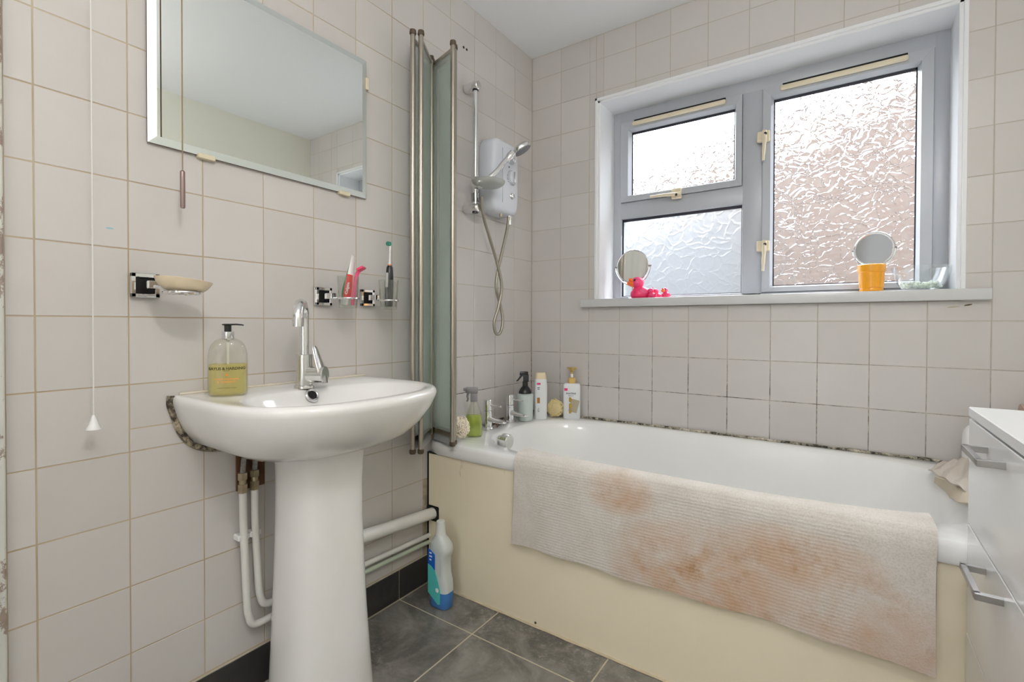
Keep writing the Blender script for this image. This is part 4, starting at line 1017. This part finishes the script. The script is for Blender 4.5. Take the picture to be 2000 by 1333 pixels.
def duck(label, c, s, yaw, grp=None):
    r = thing('toy_duck', label, 'toy duck', c, grp); c = Vector(c); R_ = Matrix.Rotation(yaw, 3, 'Z')
    L_ = lambda x, y, z: c+R_ @ Vector((x*s, y*s, z*s))
    rr = []
    for z, x, a, b in ((0, .05, .55, .42), (.04, .05, .72, .55), (.25, .08, .84, .64), (.5, .10, .82, .62), (.75, .06, .62, .50), (.88, -.02, .42, .40), (.95, -.12, .30, .30)):
        rr.append([L_(x+p.x, p.y, z) for p in sup(0, 0, a, b, 2.2, 0, 28)])
    bd = obj('body', G().rings(rr), PINK, r, ang=70)
    obj('tail', G().tube([L_(.62, 0, .5), L_(.86, 0, .68), L_(.98, 0, .86)], [.22*s, .14*s, .04*s], 12, sub=3), PINK, r)
    for q in (-1, 1): obj('wing', G().ball(L_(.22, .56*q, .52), .40*s, .12*s, .24*s, rot=R_ @ Matrix.Rotation(.25, 3, 'Y')), PINKL, r)
    hd_ = obj('head', G().ball(L_(-.20, 0, 1.26), .50*s, .46*s, .46*s), PINKL, r)
    obj('beak', G().rings([[L_(-.58-u, q*w, 1.20+dz) for q, dz in ((-1, 0), (-.6, h), (0, h*1.25), (.6, h), (1, 0), (.6, -h), (0, -h*1.2), (-.6, -h))] for u, w, h in ((-.08, .32, .26), (.10, .34, .22), (.28, .32, .15), (.42, .20, .08))]), ORANGE, hd_)
    obj('upper_bill', G().rings([[L_(-.56-u, q*w, 1.34+u*.5+dz) for q, dz in ((-1, 0), (-.5, h), (.5, h), (1, 0), (.5, -h*.6), (-.5, -h*.6))] for u, w, h in ((-.06, .28, .20), (.12, .26, .20), (.30, .16, .12))]), ORANGE, hd_)
    for q in (-1, 1): obj('eye', G().ball(L_(-.42, .32*q, 1.42), .10*s, .08*s, .12*s), BLKP, hd_)
    return r
duck('large pink toy duck with an orange beak on the window sill', tuple(at(1, .045, 1250, 583).xy)+(SZ,), .058, .42)
for a, b, y_, yw_, lb in ((1273, 583, .026, -.5, 'small pink toy duckling tucked against the large pink duck'), (1283, 582, .070, .5, 'small pink toy duckling in the middle of the duckling row'), (1300, 582, .036, 1.2, 'small pink toy duckling at the end of the row, farthest from the large duck')):
    q = at(1, y_, a, b); duck(lb, (q.x, q.y, SZ), .026, yw_, 'pink toy ducklings on the sill')
pc = at(1, .026, 1702, 545); pc.z = SZ
pt = thing('candle_jar', 'orange candle jar with a banded rim on the window sill', 'candle', pc)
obj('jar', G().lathe([(.030, 0), (.0345, .002), (.035, .008), (.034, .012), (.036, .014), (.0385, .068), (.0405, .070), (.0415, .078), (.0415, .094), (.039, .096), (.037, .094), (.036, .078)], pc, 40), ORPOT, pt)
obj('wax', G().lathe([(.0355, .072), (.0355, .078), (.001, .079)], pc, 32), mat('dark_orange_wax', (.80, .20, .01), .5), pt)
bc_ = Vector((1.545, .078, SZ)); bw = thing('bowl', 'clear shallow bowl with pale bath salts at the end of the sill', 'bowl', bc_)
obj('bowl', G().lathe([(.040, 0), (.050, .004), (.066, .030), (.078, .062), (.084, .084), (.082, .0845), (.075, .062), (.063, .032), (.046, .008), (.01, .006)], bc_, 48), CLEARW, bw)
random.seed(2); g = G()
for k in range(60):
    a = random.uniform(0, 2*PI); rad = .055*math.sqrt(random.random()); g.ball(bc_+Vector((rad*math.cos(a), rad*math.sin(a), .014+.016*random.random())), .006*random.uniform(.7, 1.4), None, None, 6, 4)
o = obj('bath_salts', g, SALTS, bw); o['kind'] = 'stuff'

# ------------------------------------------------------------------ floor cleaner bottle
kc = Vector((.160, -.842, .0)); kb = thing('cleaner_bottle', 'milky floor cleaner bottle with blue liquid standing beside the bath panel', 'bottle', kc)
def kr(z, w, d, dx=0, n=3.4): return [kc+Vector((dx, 0, z))+p for p in sup(0, 0, w, d, n, 0, 44)]
obj('liquid', G().rings([kr(0.001, .036, .024), kr(.005, .0405, .0275), (kr(.060, .0425, .0285))]), BLULIQ, kb, ang=50)
obj('bottle', G().rings([kr(.0601, .0425, .0285), kr(.085, .0420, .0285), kr(.10, .0405, .028, -.001), (kr(.118, .0375, .027, -.004)), kr(.15, .0365, .0265, -.005), kr(.182, .0372, .027, -.004), kr(.195, .041, .0275, 0), kr(.205, .0425, .0275, .001), kr(.222, .0395, .0265, 0), kr(.238, .030, .023, -.003, 3), kr(.248, .021, .019, -.004, 2.4), kr(.254, .0185, .0185, -.004, 2)]), MILKY, kb, ang=50)
obj('cap', G().lathe([(.0185, .254), (.0175, .258), (.0160, .285), (.0150, .300), (.013, .302)], kc+Vector((-.004, 0, 0)), 28), mat('white_translucent_cap', (.70, .72, .70), .35), kb)
obj('grip_recess', G().box(kc.x+.014, kc.x+.024, kc.y-.0275, kc.y-.0262, .118, .176, .0006), MILKY, kb)
fnk = lambda a, b, d: (kc.x+a, kc.y-d, b)
obj('blue_label', G().prism([(-.037, .205), (-.006, .190), (-.006, .135), (-.020, .146), (-.038, .152)], .0272, .0294, fnk), BLUEL, kb, flat=True)
obj('teal_label', G().prism([(-.038, .150), (-.020, .144), (-.006, .132), (.010, .098), (.019, .070), (.019, .022), (.010, .018), (-.038, .050)], .0272, .0297, fnk), TEALL, kb, flat=True)
for z, w in ((.192, .008), (.180, .010), (.168, .007)): obj('label_print', G().box(kc.x-.028-w*.3, kc.x-.028+w, kc.y-.0299, kc.y-.0290, z-.0025, z+.0025), INKW, kb, flat=True)
obj('label_bubble', G().ball(kc+Vector((.006, -.0290, .068)), .009, .0015, .009, 14, 8), INKW, kb)

# ------------------------------------------------------------------ drawers at the right
dx, dyb, dyf = 1.541, -.772, -1.200
dr = thing('drawer_unit', 'white gloss drawer chest standing beside the bath', 'drawers', (1.75, (dyb+dyf)/2, 0))
obj('carcass', G().box(dx+.020, XR-.02, dyf+.002, dyb-.002, .0, .808, .001), DRAWW, dr, flat=True)
obj('top_board', G().box(dx-.001, XR-.015, dyf-.003, dyb, .8165, .836, .0015), DRAWTOP, dr, flat=True)
for zt, zb in ((.812, .6005), (.597, .3785), (.375, .158), (.1545, .02)):
    f_ = obj('drawer_front', G().box(dx, dx+.018, dyf, dyb, zb, zt, .0012), DRAWW, dr, flat=True)
    yc = (dyb+dyf)/2; hz = zt-.031; hl = .058; g = G(); xo = dx-.034
    g.box(xo, xo+.0085, yc-hl, yc+hl, hz-.0055, hz+.0055, .0006)
    for s_ in (-1, 1): g.box(xo, dx+.001, yc+s_*hl-.0055, yc+s_*hl+.0055, hz-.0055, hz+.0055, .0006)
    obj('handle', g, mat('brushed_steel_handle', (.40, .39, .38), .30, metal=1), f_, flat=True)

# boxed ledge at the end of the bath, with a cloth, a bottle and a folded towel
lg = struct('trim_2', G().box(1.702, XR-.001, -.765, -.003, 0, .60, .002), DRAWW, None)
cA, cB, cC, cD = at(2, .566, 1813, 917), at(2, .570, 1836, 905), at(2, .612, 1905, 884), at(2, .560, 1905, 968)
def cl(u, v):                                              # upper layer, lying in folds over the end of the bath
    p = cB.lerp(cC, u).lerp(cA.lerp(cD, u), v)
    return p+Vector((0, 0, .0085*math.sin(u*8.5-v*3.2+.6)*(.3+.7*u)*math.sin(PI*min(1, .15+v*.9))+.003*math.sin(u*21+v*6)))
dA, dB, dC, dD = at(2, .562, 1826, 930), at(2, .562, 1905, 950), at(0, 1.578, 1822, 964), at(0, 1.585, 1905, 984)
def cu(u, v):                                              # under layer, its hem hanging into the tub
    p = dA.lerp(dB, u).lerp(dC.lerp(dD, u), v); return p+Vector((-.004*math.sin(u*11)*v, 0, .003*math.sin(u*14+1)*v-.004))
bcl = thing('bath_cloth', 'crumpled beige cloth hanging into the far corner of the bath', 'cloth', (1.62, -.20, .56))
for nm, fn, m in (('upper_layer', cl, CLOTHM), ('hem_layer', cu, mat('cream_cotton_hem', (.70, .61, .48), .95, bump=.3, bscale=200))):
    g = G(); g.grid(fn, 60, 30); ct = obj(nm, g, m, bcl, ang=80, fixn=False); sm_ = ct.modifiers.new('thickness', 'SOLIDIFY'); sm_.thickness = .003; sm_.offset = 1
q = Vector((1.662, -.095, .6005)); q = Vector((1.742, -.070, .6005))
wb_ = thing('white_bottle', 'rounded white bottle half hidden behind the drawer chest', 'bottle', (1.660, -.095, BZ))
obj('bottle', G().lathe([(.026, 0), (.030, .003), (.030, .085), (.027, .108), (.018, .122), (.012, .126)], (1.660, -.095, BZ+.018), 32), WHITEP, wb_)
obj('cap', G().cyl((1.660, -.095, BZ+.144), (1.660, -.095, BZ+.158), .012, seg=20), WHITEP, wb_)
def ft(u, v):
    a = PI*v; return Vector((1.745+.20*u, -.10+.06*math.cos(a), .605+.168*math.sin(a)**.6+.004*math.sin(u*9)))
rg_ = []
for k in range(12):
    u = k/11; e = .9+.1*math.sin(PI*u)
    rg_.append([Vector((1.755+.19*u, -.115+.055*p.x*e, .690+.085*p.y*e+.006*math.sin(u*8+p.x*3))) for p in sup(0, 0, 1, 1, 3, 0, 32)])
tag(obj('folded_towel', G().rings(rg_), PINKCL, None, (1.85, -.115, .601), ang=70), 'dusty pink folded towel on the ledge behind the drawer chest', 'towel')
